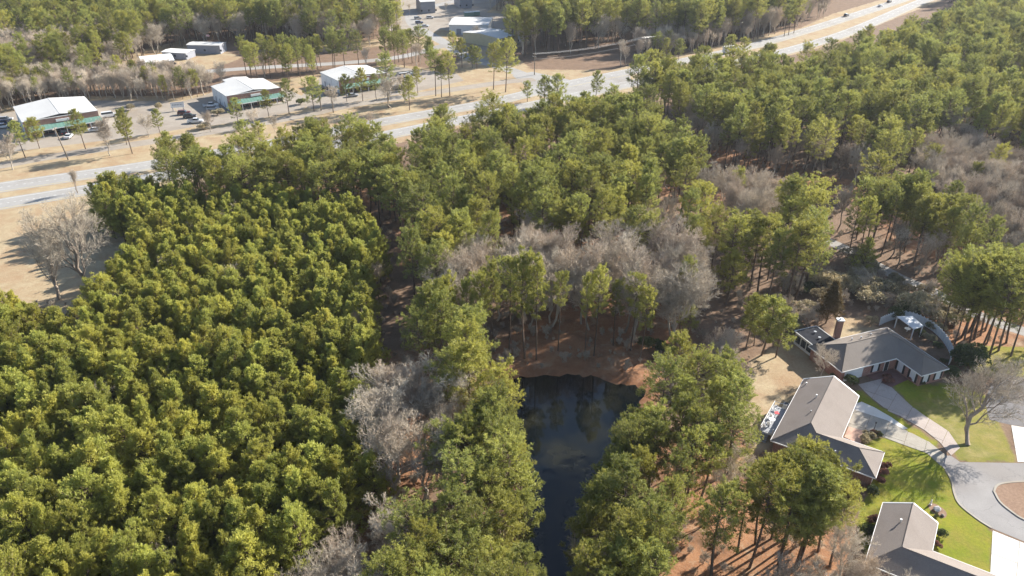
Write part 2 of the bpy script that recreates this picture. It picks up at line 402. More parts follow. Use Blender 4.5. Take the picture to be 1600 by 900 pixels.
# houses: u runs along the long block, v towards the wing
def frame(o, au, av): return dict(o=np.array(o), u=np.array([math.cos(math.radians(au)), math.sin(math.radians(au))]), v=np.array([math.cos(math.radians(av)), math.sin(math.radians(av))]))
H2 = dict(frame((52.9, 113.5), -123, -33), L=20.2, wM=9.5, wW=7.0, e=6.5, s=0.52)
H3 = dict(frame((54.3, 82.8), -122.6, -32.6), L=13.1, wM=7.3, wW=7.1, e=16.0, s=0.52)
H1 = dict(frame((57.3, 124.2), 20.5, -69.5), L=19.4, wM=9.3, wW=6.6, e=6.0, s=0.50)
def hpt(h, u, v): return tuple(h['o'] + h['u'] * u + h['v'] * v)
def hpoly(h, m=0.0):
    L, a, w, e = h['L'], h['wM'], h['wW'], h['e']
    return np.array([hpt(h, u, v) for u, v in [(-m, -m), (L + m, -m), (L + m, a + e + m), (L - w - m, a + e + m), (L - w - m, a + m), (-m, a + m)]])
NO_TREES = [hpoly(H1, 1.5), hpoly(H2, 1.5), hpoly(H3, 1.5)]
DRIVE2 = GP([(1334, 636), (1341, 633), (1386, 656), (1413, 671), (1452, 691), (1478, 712), (1470, 728), (1448, 708), (1411, 695), (1377, 682), (1350, 673.5), (1326, 667), (1321, 664)])
DRIVE1 = GP([(1341, 601), (1378, 592), (1395, 607), (1421, 632), (1444, 649), (1482, 674), (1500, 700), (1486, 712), (1468, 691), (1444, 672), (1406, 650), (1389, 643), (1362, 622), (1350, 611)])
COURT = GP([(1486, 712), (1500, 722), (1560, 723), (1640, 724), (1700, 740), (1700, 860), (1640, 858), (1600, 846), (1549, 825), (1527, 811), (1500, 789), (1491, 771), (1487, 752), (1478, 735), (1466, 722), (1474, 712)])
ISLAND = GP([(1553, 768), (1557, 760), (1568, 755.5), (1600, 753), (1640, 757), (1665, 775), (1650, 800), (1620, 812), (1600, 812), (1578, 798), (1562, 784)])
PAD_R = GP([(1580, 665), (1660, 676), (1670, 722), (1590, 722)])
PAD_B = GP([(1551, 829), (1600, 849), (1660, 868), (1680, 980), (1545, 980), (1547, 900)])
ASPH = GP([(1558, 582), (1680, 607), (1680, 678), (1580, 664), (1546, 656), (1538, 625)])
LOT_A = GP([(-80, 252), (0, 240), (60, 232), (210, 214), (305, 198), (282, 182), (262, 158), (150, 157), (60, 168), (-80, 190)])
LOT_B = GP([(268, 163), (322, 148), (350, 135), (450, 140), (490, 158), (470, 172), (400, 186), (310, 199), (285, 184)])
LOT_C = GP([(462, 158), (495, 128), (505, 112), (615, 104), (715, 116), (725, 126), (650, 143), (560, 158), (488, 171)])
LOT_D = GP([(600, 46), (655, 58), (690, 45), (730, 60), (755, 78), (800, 78), (820, 60), (812, 40), (800, 22), (760, 20), (790, -6), (640, -10), (600, 20)])

# ------------------------------------------------------------------ ground sheet
xs = np.concatenate([np.linspace(-6000, -500, 9), np.arange(-420, 0, 3.0), np.arange(0, 100, 1.5), np.arange(100, 481, 3.0), np.linspace(600, 6000, 9)])
ys = np.concatenate([np.linspace(-3000, -50, 6), np.arange(0, 150, 1.5), np.arange(150, 400, 2.5), np.arange(400, 760, 5.0), np.linspace(900, 16000, 12)])
GX, GY = np.meshgrid(xs, ys); gx, gy = GX.ravel(), GY.ravel()
def msk(poly, soft=3.0): return np.clip(sdist(poly, gx, gy) / soft + 0.5, 0, 1)
pond_sd = sdist(POND, gx, gy); pond_sd = pond_sd + .9 * np.sin(gx * .55 + 2 * np.sin(gy * .21)) * np.sin(gy * .47 + 1.1) + .5 * np.sin(gx * 1.3 + gy * .9)
gz = -np.clip((pond_sd + 1.2) * 0.42, 0, 2.2)
# gentle dips and rises of the woodland floor, none where roads, lots or houses stand
lawn = np.zeros(len(gx)); straw = np.zeros(len(gx)); field = np.zeros(len(gx))
for P_ in [[(1338, 700), (1377, 681), (1411, 694), (1450, 705), (1480, 735), (1488, 760), (1500, 789), (1527, 811), (1551, 830), (1547, 900), (1540, 990), (1440, 990), (1360, 900), (1345, 850), (1340, 800), (1360, 760)],
           [(1325, 612), (1345, 608), (1365, 628), (1410, 655), (1476, 700), (1455, 702), (1413, 672), (1386, 656), (1336, 634)],
           [(1380, 580), (1440, 600), (1500, 600), (1545, 620), (1560, 660), (1590, 722), (1500, 722), (1480, 690), (1444, 655), (1421, 632), (1400, 610)],
           [(1500, 555), (1540, 540), (1640, 545), (1640, 610), (1555, 590), (1520, 580)]]:
    lawn = np.maximum(lawn, msk(GP(P_), 1.6))
for P_, a in [([(740, 600), (770, 540), (850, 490), (950, 460), (1060, 480), (1085, 530), (1050, 600), (1015, 640), (980, 610), (880, 590)], 1.0),
              ([(1020, 690), (1160, 660), (1200, 700), (1330, 840), (1350, 940), (960, 990), (1020, 820)], 0.95),
              ([(1040, 330), (1240, 300), (1330, 320), (1400, 390), (1540, 430), (1560, 400), (1400, 300), (1100, 220), (1000, 250)], 0.75),
              ([(560, 560), (720, 520), (740, 700), (600, 850), (480, 930), (560, 720)], 0.7),
              ([(600, 300), (1000, 330), (1000, 400), (700, 460), (620, 420)], 0.6),
              ([(1440, 490), (1600, 470), (1640, 540), (1540, 580), (1490, 560)], 0.8),
              ([(230, 300), (640, 280), (640, 330), (300, 330)], 0.6)]:
    straw = np.maximum(straw, a * msk(GP(P_), 5.0))
for P_, a in [([(-200, 370), (0, 338), (130, 312), (260, 296), (450, 258), (640, 220), (800, 182), (985, 145), (1200, 95), (1300, 70), (1400, 28), (1500, -10), (1560, -40), (1430, -40), (1375, 0), (1300, 22), (1250, 44), (1170, 60), (1050, 88), (950, 110), (830, 108), (800, 82), (740, 78), (700, 110), (610, 100), (480, 118), (300, 150), (150, 150), (0, 165), (-200, 190)], 1.0),
              ([(-120, 330), (0, 322), (130, 305), (210, 330), (205, 390), (150, 450), (110, 490), (60, 480), (0, 470), (-120, 500)], 1.0),
              ([(1150, 640), (1165, 570), (1225, 535), (1270, 545), (1320, 590), (1330, 615), (1260, 640), (1215, 690), (1180, 715)], 0.95),
              ([(1290, 535), (1310, 495), (1360, 495), (1380, 540), (1300, 560)], 1.0),
              ([(1500, 555), (1540, 540), (1640, 545), (1640, 610), (1555, 590), (1520, 580)], 0.45),
              ([(1430, 640), (1500, 600), (1560, 640), (1600, 725), (1500, 725)], 0.5),
              ([(1570, 395), (1680, 385), (1680, 440), (1580, 425)], 1.0),
              ([(160, 105), (220, 78), (300, 60), (380, 90), (330, 108), (240, 114)], 0.9),
              ([(600, 60), (640, 20), (820, -10), (830, 70), (740, 90), (690, 85)], 0.8),
              ([(440, 75), (620, 58), (640, 68), (520, 82)], 0.8)]:
    field = np.maximum(field, a * msk(GP(P_), 4.0))
bank = np.clip(1 - np.abs(pond_sd + 0.8) / 3.0, 0, 1)
nx_, ny_ = len(xs), len(ys)
ii = (np.arange(ny_ - 1)[:, None] * nx_ + np.arange(nx_ - 1)[None, :]).ravel()
Fq = np.stack([ii, ii + 1, ii + nx_ + 1, ii + nx_], 1)
m, nt, bs, out = new_mat('woodland_ground'); M['ground'] = m
p = pos(nt)
at = nt.nodes.new('ShaderNodeAttribute'); at.attribute_name = 'zones'
sp = nt.nodes.new('ShaderNodeSeparateColor'); nt.links.new(at.outputs['Color'], sp.inputs[0])
n_big = noise(nt, p, 0.05, 4, 0.6); n_mid = noise(nt, p, 0.35, 5, 0.65); n_fine = noise(nt, p, 2.2, 5, 0.75); n_pat = noise(nt, p, 0.14, 6, 0.65, 0.5)
litter = mixc(nt, rmap(nt, n_mid, 0.3, 0.7), lin(0.105, 0.068, 0.045), lin(0.20, 0.13, 0.085))
litter = mixc(nt, rmap(nt, n_fine, 0.35, 0.7, 0, 0.6), litter, lin(0.27, 0.19, 0.13))
strawc = mixc(nt, rmap(nt, n_mid, 0.3, 0.7), lin(0.22, 0.098, 0.048), lin(0.34, 0.175, 0.09))
strawc = mixc(nt, rmap(nt, n_fine, 0.4, 0.7, 0, 0.6), strawc, lin(0.40, 0.24, 0.14))
strawc = mixc(nt, rmap(nt, n_pat, 0.5, 0.66, 0, 0.85), strawc, lin(0.12, 0.072, 0.045))
strawc = mixc(nt, rmap(nt, noise(nt, p, 0.23, 5, 0.7, 0.8), 0.54, 0.68, 0, 0.8), strawc, lin(0.36, 0.27, 0.18))
strawc = mixc(nt, rmap(nt, noise(nt, p, 5.5, 3, 0.8), 0.5, 0.72, 0, 0.7), strawc, lin(0.09, 0.055, 0.035))
fieldc = mixc(nt, rmap(nt, n_mid, 0.3, 0.7), lin(0.33, 0.25, 0.15), lin(0.43, 0.35, 0.225))
fieldc = mixc(nt, rmap(nt, n_pat, 0.45, 0.68, 0, 0.75), fieldc, lin(0.30, 0.185, 0.105))
fieldc = mixc(nt, rmap(nt, n_fine, 0.4, 0.72, 0, 0.5), fieldc, lin(0.19, 0.13, 0.075))
lawnc = mixc(nt, rmap(nt, n_pat, 0.35, 0.65), lin(0.15, 0.185, 0.016), lin(0.235, 0.235, 0.024))
lawnc = mixc(nt, rmap(nt, n_mid, 0.42, 0.7, 0, 0.8), lawnc, lin(0.27, 0.205, 0.05))
lawnc = mixc(nt, rmap(nt, n_fine, 0.4, 0.75, 0, 0.6), lawnc, lin(0.085, 0.10, 0.018))
def edge(v, w=0.18):
    s = math_n(nt, 'ADD', v, math_n(nt, 'MULTIPLY', math_n(nt, 'SUBTRACT', n_mid, 0.5), 0.9))
    return rmap(nt, s, 0.5 - w, 0.5 + w, 0, 1, True)
c = mixc(nt, edge(sp.outputs[1], 0.3), litter, strawc)
c = mixc(nt, edge(sp.outputs[2]), c, fieldc)
c = mixc(nt, math_n(nt, 'MULTIPLY', edge(sp.outputs[0]), rmap(nt, sp.outputs[2], 0.0, 1.0, 1.0, 0.35)), c, lawnc)
am = nt.nodes.new('ShaderNodeAttribute'); am.attribute_name = 'bank'
c = mixc(nt, math_n(nt, 'MULTIPLY', am.outputs['Fac'], 0.75), c, lin(0.20, 0.09, 0.045))
nt.links.new(c, bs.inputs['Base Color']); bs.inputs['Roughness'].default_value = 0.95; bs.inputs['Specular IOR Level'].default_value = 0.1
bp = nt.nodes.new('ShaderNodeBump'); bp.inputs['Strength'].default_value = 0.6; bp.inputs['Distance'].default_value = 0.12
nt.links.new(n_fine, bp.inputs['Height']); nt.links.new(bp.outputs[0], bs.inputs['Normal'])
me = mesh_np('ground', np.stack([gx, gy, gz], 1), [Fq], [M['ground']], smooth=True)
a = me.attributes.new('zones', 'FLOAT_COLOR', 'POINT'); a.data.foreach_set('color', np.stack([lawn, straw, field, np.ones_like(lawn)], 1).astype(np.float32).ravel())
a = me.attributes.new('bank', 'FLOAT', 'POINT'); a.data.foreach_set('value', bank.astype(np.float32))
tag(link('ground', me), 'woodland floor of leaf litter, pine straw, dry grass and lawns', kind='structure')

# pond water
m, nt, bs, out = new_mat('pond_water'); M['water'] = m
p = pos(nt)
c = mixc(nt, rmap(nt, noise(nt, p, 0.12, 4, 0.6), 0.42, 0.7), lin(0.002, 0.004, 0.006), lin(0.018, 0.017, 0.009))
nt.links.new(c, bs.inputs['Base Color']); bs.inputs['Roughness'].default_value = 0.03; bs.inputs['IOR'].default_value = 1.33
mp = nt.nodes.new('ShaderNodeMapping'); mp.inputs['Scale'].default_value = (1.0, 2.2, 1); mp.inputs['Rotation'].default_value = (0, 0, 0.5); nt.links.new(p, mp.inputs['Vector'])
bp = nt.nodes.new('ShaderNodeBump'); bp.inputs['Strength'].default_value = 0.085; bp.inputs['Distance'].default_value = 0.05
nt.links.new(noise(nt, mp.outputs[0], 0.9, 4, 0.6), bp.inputs['Height']); nt.links.new(bp.outputs[0], bs.inputs['Normal'])
pc = POND.mean(0); pw = pc + (POND - pc) * 1.10
tag(sheet('pond_water', [tuple(q) for q in pw], -0.5, M['water']), 'dark still pond water between pine banks', kind='structure')

# ------------------------------------------------------------------ roads
def road(name, line, w, z, mat, label):
    return tag(strip(name, line, w, z, mat), label, kind='structure')
r1 = road('highway_road', HW_FAR, 9.4, 0.016, M['highway'], 'far carriageway of the divided highway')
r2 = road('highway_road', HW_NEAR, 9.4, 0.016, M['highway'], 'near carriageway of the divided highway')
for r, line in ((r1, HW_FAR), (r2, HW_NEAR)):
    strip('edge_line', line, 0.16, 0.021, M['line_white'], 3.75, r); strip('edge_line', line, 0.16, 0.021, M['line_yellow'], -3.75, r)
    fine = smooth_line(line, 6); dash = 0
    V, F = [], []
    a_, b_ = offset_line(fine, 0.08), offset_line(fine, -0.08)
    for i in range(0, len(fine) - 1, 3):
        k = len(V); V += [(*a_[i], 0.021), (*b_[i], 0.021), (*b_[i + 1], 0.021), (*a_[i + 1], 0.021)]; F.append((k, k + 1, k + 2, k + 3))
    MB().add(V, F).build('lane_dashes', M['line_white'], r)
road('frontage_road', FRONTAGE, 6.4, 0.012, M['lot'], 'pale frontage road between the car parks and the highway')
road('side_road', SIDE, 7.2, 0.010, M['highway'], 'side road leaving the highway junction towards the far yard')
road('back_road', BACKROAD, 6.5, 0.008, M['highway'], 'pale road behind the row of white roofed buildings')
road('gravel_track', GRAVEL, 3.8, 0.010, M['gravel'], 'pale gravel track through the woods behind the brick house')
# crossover between the carriageways at the junction
tag(sheet('junction_pavement', [tuple(q) for q in GP([(800, 118), (832, 112), (905, 128), (985, 118), (985, 128), (930, 147), (880, 158), (845, 150)])], 0.006, M['highway']), 'paved junction of highway and side road', kind='structure')
for nm, poly, lab in (('parking_lot', LOT_A, 'car park around the nearest green awning building'), ('parking_lot', LOT_B, 'car park around the middle green awning building'), ('parking_lot', LOT_C, 'car park around the farthest green awning building'), ('yard_pavement', LOT_D, 'pale yard around the far sheds')):
    tag(sheet(nm, [tuple(q) for q in poly], 0.004 + 0.0015 * len(lab) / 60, M['lot']), lab, kind='structure')
# cul-de-sac with kerb and planted island
tag(sheet('cul_de_sac_road', [tuple(q) for q in COURT], 0.010, M['court']), 'grey asphalt turning circle with planted island', kind='structure')
kerb_line = smooth_line([tuple(q) for q in GP([(1549, 825), (1527, 811), (1500, 789), (1491, 771), (1487, 752), (1478, 735)])], 5)
def kerb(name, line, w, h, mat):
    a = offset_line(line, w / 2); b = offset_line(line, -w / 2); mb = MB()
    for i in range(len(line) - 1): mb.add([(*a[i], 0), (*b[i], 0), (*b[i + 1], 0), (*a[i + 1], 0), (*a[i], h), (*b[i], h), (*b[i + 1], h), (*a[i + 1], h)], [(4, 5, 6, 7), (0, 1, 5, 4), (2, 3, 7, 6), (1, 2, 6, 5), (3, 0, 4, 7)])
    return mb.build(name, mat)
tag(kerb('kerb', kerb_line, 0.3, 0.10, M['concrete_old']), 'low concrete kerb along the lawn side of the turning circle', kind='structure')
isl = smooth_line([tuple(q) for q in ISLAND] + [tuple(ISLAND[0])], 4)
tag(kerb('kerb', isl, 0.3, 0.13, M['concrete_old']), 'pale kerb ring around the planted island', kind='structure')
tag(sheet('island_mulch', isl[:-1], 0.09, M['mulch']), 'pine straw mulch on the island of the turning circle', kind='structure')
for nm, poly, mat, ang, size, lab in (('driveway', DRIVE2, 'concrete_old', -33, 3.1, 'stained concrete driveway of the middle house'), ('driveway', DRIVE1, 'concrete_pink', -38, 3.2, 'pinkish concrete driveway of the brick house'),
                                      ('driveway', PAD_R, 'concrete_white', -10, 3.4, 'pale concrete driveway at the right edge'), ('driveway', PAD_B, 'concrete_white', -33, 3.4, 'bright concrete driveway in the lower right corner')):
    e = tag(empty(nm, (0, 0, 0)), lab, kind='structure')
    slabs(e, [tuple(q) for q in poly], 0.05, 0.10, math.radians(ang), size, M[mat])
tag(sheet('new_concrete_strip', [tuple(q) for q in GP([(1335, 632), (1346, 628), (1366, 637), (1392, 652), (1418, 670), (1411, 671), (1386, 657), (1336, 641)])], 0.075, M['concrete_white'], None, 0.1), 'bright new concrete strip along the stained driveway', kind='structure')
tag(sheet('asphalt_pad', [tuple(q) for q in ASPH], 0.012, M['dark_asphalt']), 'dark asphalt pad behind the big bare yard tree', kind='structure')

# ------------------------------------------------------------------ L-shaped ranch houses
def ranch(h, name, label, wall_mat, roof_mat, gable_start, z_eave=2.75):
    """long block M (u 0..L, v 0..wM) plus wing W (u L-wW..L, v wM..wM+e); hips everywhere except an optional gable at u=0"""
    L, a, w, e, s = h['L'], h['wM'], h['wW'], h['e'], h['s']
    root = empty(name, (h['o'][0], h['o'][1], 0)); tag(root, label, 'house')
    def q(u, v, z): d = h['u'] * u + h['v'] * v; return (d[0], d[1], z)
    ov = 0.45                                              # overhang: plan numbers are eave lines
    zr = z_eave + s * a / 2; zw = z_eave + s * w / 2; k = (a - w) / 2
    u_in = L - w                                           # inner eave line of the wing
    P0 = q(0, a / 2, zr) if gable_start else q(a / 2, a / 2, zr)
    P1 = q(L - a / 2, a / 2, zr); W0 = q(L - w / 2, a / 2 + k, zw); W1 = q(L - w / 2, a + e - w / 2, zw)
    V0 = q(u_in, a, z_eave)
    planes = [[q(0, 0, z_eave), q(L, 0, z_eave), P1, P0],                                   # outer long slope
              [q(L, 0, z_eave), q(L, a + e, z_eave), W1, W0, P1],                            # end slope running on into the wing
              [q(L, a + e, z_eave), q(u_in, a + e, z_eave), W1],                             # wing hip
              [q(u_in, a + e, z_eave), V0, W0, W1],                                          # inner slope of the wing
              [V0, q(0, a, z_eave), P0, P1, W0]]                                             # inner long slope
    if not gable_start: planes.append([q(0, a, z_eave), q(0, 0, z_eave), P0])
    roof = MB(); roof.slab(planes[0], 0.14); roof = roof.build('roof', roof_mat, root)
    for pl in planes[1:]: MB().slab(pl, 0.14).build('roof_slope', roof_mat, roof)
    # ridge and hip caps
    for c0, c1 in ((P0, P1), (P1, W0), (W0, W1)) + (() if gable_start else ((P0, q(0, 0, z_eave)), (P0, q(0, a, z_eave)))) + ((W1, q(L, a + e, z_eave)), (W1, q(u_in, a + e, z_eave)), (P1, q(L, 0, z_eave))):
        MB().tube([(c0[0], c0[1], c0[2] + 0.0), (c1[0], c1[1], c1[2] + 0.0)], 0.09, 5).build('ridge_cap', roof_mat, roof)
    # fascia along every eave
    ring = [(0, 0), (L, 0), (L, a + e), (u_in, a + e), (u_in, a), (0, a)]
    for i in range(6):
        (u0, v0), (u1, v1) = ring[i], ring[(i + 1) % 6]
        if gable_start and i == 5: continue
        c0, c1 = np.array([u0, v0], float), np.array([u1, v1], float); d = (c1 - c0) / np.linalg.norm(c1 - c0); n = np.array([d[1], -d[0]])
        pts = [c0 - d * 0.0, c1 + d * 0.0, c1 + n * 0.07, c0 + n * 0.07]
        MB().slab([q(*t, z_eave + 0.02) for t in pts], 0.2).build('gutter', M['white'], root)
    # walls set in from the eaves
    W = [(ov, ov), (L - ov, ov), (L - ov, a + e - ov), (u_in + ov, a + e - ov), (u_in + ov, a - ov), (ov, a - ov)]
    MB().slab([q(u, v, z_eave - 0.03) for u, v in W], z_eave - 0.03).build('wall', wall_mat, root)
    if gable_start:
        g = MB(); g.add([q(ov, 0.5, z_eave), q(ov, a - 0.5, z_eave), q(ov, a / 2, zr - 0.2), q(ov + 0.2, 0.5, z_eave), q(ov + 0.2, a - 0.5, z_eave), q(ov + 0.2, a / 2, zr - 0.2)], [(0, 1, 2), (3, 5, 4), (0, 3, 4, 1), (1, 4, 5, 2), (2, 5, 3, 0)])
        g.build('gable', wall_mat, root)
        for v0, v1, zz0, zz1 in ((0, a / 2, z_eave, zr), (a / 2, a, zr, z_eave)):
            MB().slab([q(-0.1, v0, zz0 + 0.03), q(0.14, v0, zz0 + 0.03), q(0.14, v1, zz1 + 0.03), q(-0.1, v1, zz1 + 0.03)], 0.24).build('rake_board', M['white'], root)
    h['q'] = q; h['root'] = root; h['roof'] = roof; h['ov'] = ov; h['zr'] = zr
    return root
def opening(h, side, c, width, z0, z1, kind, shutters=False):
    """side: 'inner' (v = wM), 'wing_inner' (u = L-wW), 'wing_end' (v = wM+e), 'outer' (v = 0), 'start' (u = 0); c = position along it"""
    q, ov, L, a, w, e = h['q'], h['ov'], h['L'], h['wM'], h['wW'], h['e']
    def at(t, dep, z):
        if side == 'inner': return q(t, a - ov + dep, z)
        if side == 'outer': return q(t, ov - dep, z)
        if side == 'wing_inner': return q(L - w + ov - dep, t, z)
        if side == 'wing_end': return q(t, a + e - ov + dep, z)
        return q(ov - dep, t, z)
    def pane(t0, t1, za, zb, d, name, mat, parent):
        mb = MB(); mb.add([at(t0, 0, za), at(t1, 0, za), at(t1, 0, zb), at(t0, 0, zb), at(t0, d, za), at(t1, d, za), at(t1, d, zb), at(t0, d, zb)], [(0, 1, 2, 3), (4, 5, 6, 7), (0, 1, 5, 4), (1, 2, 6, 5), (2, 3, 7, 6), (3, 0, 4, 7)])
        return mb.build(name, mat, parent)
    r = h['root']
    if kind == 'garage':
        d = pane(c - width / 2, c + width / 2, z0, z1, 0.06, 'garage_door', M['white_wall'], r)
        for k in range(4): pane(c - width / 2 + 0.06, c + width / 2 - 0.06, z0 + 0.06 + k * (z1 - z0) / 4, z0 + (k + 1) * (z1 - z0) / 4 - 0.05, 0.085, 'door_panel', M['white'], d)
    elif kind == 'door':
        d = pane(c - width / 2, c + width / 2, z0, z1, 0.06, 'door', M['white'], r); pane(c - width / 2 + 0.1, c + width / 2 - 0.1, z0 + 0.1, z1 - 0.1, 0.08, 'door_leaf', M['shutter'], d)
    else:
        d = pane(c - width / 2, c + width / 2, z0, z1, 0.06, 'window', M['white'], r)
        pane(c - width / 2 + 0.09, c - 0.04, z0 + 0.09, z1 - 0.09, 0.075, 'pane', M['white_wall'], d); pane(c + 0.04, c + width / 2 - 0.09, z0 + 0.09, z1 - 0.09, 0.075, 'pane', M['white_wall'], d)
        if shutters:
            for sg in (-1, 1): pane(c + sg * (width / 2 + 0.26) - 0.2, c + sg * (width / 2 + 0.26) + 0.2, z0 - 0.03, z1 + 0.03, 0.055, 'shutter', M['shutter'], r)
def vent(h, u, v, mat, r=0.12, hh=0.55, name='roof_vent'):
    L, a, w, s = h['L'], h['wM'], h['wW'], h['s']
    if v <= a + 0.01 and u < L - w + 0.5: z = 2.75 + s * min(v, a - v)
    else: z = 2.75 + s * min(u - (L - w), L - u)
    p = h['q'](u, v, z)
    MB().tube([(p[0], p[1], z - 0.1), (p[0], p[1], z + hh * 0.8), (p[0], p[1], z + hh * 0.8), (p[0], p[1], z + hh)], [r * 0.8, r * 0.8, r * 1.3, r * 1.2], 8).build(name, mat, h['roof'])

ranch(H1, 'brick_house', 'L-shaped brick house with dark hipped roof and walled back patio', M['brick'], M['shingle_brown'], False)
opening(H1, 'inner', 3.4, 4.3, 0.05, 2.2, 'garage'); opening(H1, 'inner', 8.6, 1.1, 0.5, 2.2, 'window', True); opening(H1, 'inner', 11.2, 1.1, 0.0, 2.2, 'door')
opening(H1, 'wing_inner', 10.2, 1.2, 0.3, 2.2, 'window', True); opening(H1, 'wing_inner', 13.2, 1.2, 0.3, 2.2, 'window', True)
opening(H1, 'wing_end', 14.6, 1.1, 0.5, 2.2, 'window', True); opening(H1, 'wing_end', 17.6, 1.1, 0.5, 2.2, 'window', True)
for u, v in ((9.0, 3.6), (7.2, 3.2), (12.0, 3.0)): vent(H1, u, v, M['steel'], 0.13, 0.5)
q = H1['q']
ch = q(7.4, -0.75, 0)
chim = MB().box(ch[0] - 0.55, ch[0] + 0.55, ch[1] - 0.45, ch[1] + 0.45, 0, 6.6).build('chimney', M['brick_dark'], H1['root'])
MB().box(ch[0] - 0.68, ch[0] + 0.68, ch[1] - 0.58, ch[1] + 0.58, 6.6, 6.78).build('chimney_crown', M['white'], chim)
MB().tube([(ch[0], ch[1], 6.78), (ch[0], ch[1], 7.15)], 0.2, 8).build('flue', M['white'], chim)
# flat-roofed back room
sr = MB().slab([q(u, v, 2.85) for u, v in ((0.9, -5.2), (6.2, -5.2), (6.2, 0.35), (0.9, 0.35))], 0.16).build('flat_roof', M['black_roof'], H1['root'])
for a_, b_ in (((0.8, -5.3), (6.3, -5.3)), ((6.3, -5.3), (6.3, 0.2)), ((0.8, 0.2), (0.8, -5.3))):
    d = np.array(b_) - np.array(a_); d = d / np.linalg.norm(d); n = np.array([d[1], -d[0]]) * 0.11
    MB().slab([q(*t, 2.94) for t in (a_, b_, tuple(np.array(b_) - n), tuple(np.array(a_) - n))], 0.26).build('flat_roof_trim', M['white'], sr)
MB().slab([q(u, v, 2.68) for u, v in ((1.1, -5.0), (6.0, -5.0), (6.0, 0.4), (1.1, 0.4))], 2.68).build('back_room_wall', M['white_wall'], H1['root'])
for u, v in ((4.2, -3.2), (3.6, -1.2)):
    p_ = q(u, v, 0); MB().tube([(p_[0], p_[1], 2.8), (p_[0], p_[1], 3.15), (p_[0], p_[1], 3.25)], [0.14, 0.16, 0.3], 8).build('roof_vent', M['steel'], sr)
for k in range(3):
    pA = [q(0.98, -4.6 + k * 1.6, z) for z in (0.7, 2.2)]; pB = [q(0.98, -3.4 + k * 1.6, z) for z in (0.7, 2.2)]
    pC = [q(1.1, -4.6 + k * 1.6, z) for z in (0.7, 2.2)]; pD = [q(1.1, -3.4 + k * 1.6, z) for z in (0.7, 2.2)]
    MB().add([pA[0], pB[0], pB[1], pA[1], pC[0], pD[0], pD[1], pC[1]], [(0, 1, 2, 3), (4, 5, 6, 7), (0, 1, 5, 4), (1, 2, 6, 5), (2, 3, 7, 6), (3, 0, 4, 7)]).build('back_room_window', M['glass'], H1['root'])
# brick path and porch floor in the inner corner
tag(sheet('porch_paving', [hpt(H1, u, v) for u, v in ((6.6, 8.9), (13.2, 8.9), (13.2, 12.6), (8.4, 13.4))], 0.06, M['brick_pave'], None, 0.06), 'dark brick paving at the porch of the brick house', kind='structure')
# white pergola and curving white garden wall behind the brick house
wl_pts = smooth_line([G(*p_) for p_ in [(1374, 508), (1385, 503), (1402, 498), (1424, 500), (1446, 510), (1464, 523), (1478, 540), (1486, 558), (1482, 570)]], 4)
fence = empty('garden_wall', (0, 0, 0)); tag(fence, 'curved white panelled garden wall behind the brick house', 'wall')
for i in range(len(wl_pts) - 1):
    (x0, y0), (x1, y1) = wl_pts[i], wl_pts[i + 1]; d = Vector((x1 - x0, y1 - y0)).normalized(); n = Vector((-d.y, d.x)) * 0.06
    MB().slab([(x0 + d.x * .02 + n.x, y0 + d.y * .02 + n.y, 1.75), (x1 - d.x * .02 + n.x, y1 - d.y * .02 + n.y, 1.75), (x1 - d.x * .02 - n.x, y1 - d.y * .02 - n.y, 1.75), (x0 + d.x * .02 - n.x, y0 + d.y * .02 - n.y, 1.75)], 1.75).build('panel', M['white_wall'], fence)
    MB().box(x0 - 0.09, x0 + 0.09, y0 - 0.09, y0 + 0.09, 0, 1.95).build('post', M['white'], fence)
perg = empty('patio_cover', (*G(1416, 520), 0)); tag(perg, 'white flat patio cover on posts beside the curved garden wall', 'patio cover')
px0, py0 = G(1416, 520)
cor = [np.array(G(*p_, 2.6)) - np.array([px0, py0]) for p_ in [(1401, 495), (1425, 494), (1443, 510), (1428, 515)]]
MB().slab([(*c_, 2.72) for c_ in cor], 0.14).build('roof', M['white_wall'], perg)
for c_ in cor: c2 = c_ * 0.94; MB().box(c2[0] - .08, c2[0] + .08, c2[1] - .08, c2[1] + .08, 0, 2.58).build('post', M['white'], perg)
for k in range(4):
    t0 = cor[0] + (cor[3] - cor[0]) * (k + .5) / 4; t1 = cor[1] + (cor[2] - cor[1]) * (k + .5) / 4
    MB().tube([(*t0, 2.52), (*t1, 2.52)], 0.06, 4).build('rafter', M['white'], perg)
ptab = empty('patio_table', (*G(1417, 518), 0)); tag(ptab, 'white patio table under the white patio cover', 'table')
MB().tube([(0, 0, 0.70), (0, 0, 0.75)], 0.6, 14).build('table_top', M['white'], ptab); MB().tube([(0, 0, 0), (0, 0, 0.7)], 0.06, 8).build('leg', M['white'], ptab)

ranch(H2, 'ranch_house', 'grey roofed ranch house with back deck and stained concrete driveway', M['brick_dark'], M['shingle_grey'], True)
opening(H2, 'inner', 8.5, 4.8, 0.05, 2.2, 'garage'); opening(H2, 'wing_end', 15.4, 1.2, 0.6, 2.2, 'window'); opening(H2, 'wing_end', 18.2, 1.2, 0.6, 2.2, 'window')
opening(H2, 'outer', 4.0, 1.4, 0.7, 2.2, 'window'); opening(H2, 'outer', 11.0, 2.0, 0.1, 2.2, 'door'); opening(H2, 'start', 4.7, 1.2, 0.7, 2.2, 'window')
vent(H2, 7.2, 3.6, M['white'], 0.13, 0.6); vent(H2, 2.2, 0.9, M['white'], 0.12, 0.4); vent(H2, 18.6, 9.5, M['steel'], 0.1, 0.4); vent(H2, 12.0, 3.9, M['steel'], 0.1, 0.35)
tag(sheet('paver_patio', [tuple(t) for t in GP([(1319, 683), (1326, 667), (1351, 674), (1344, 695)])], 0.07, M['pavers'], None, 0.1), 'pink paver patio in the corner of the ranch house', kind='structure')
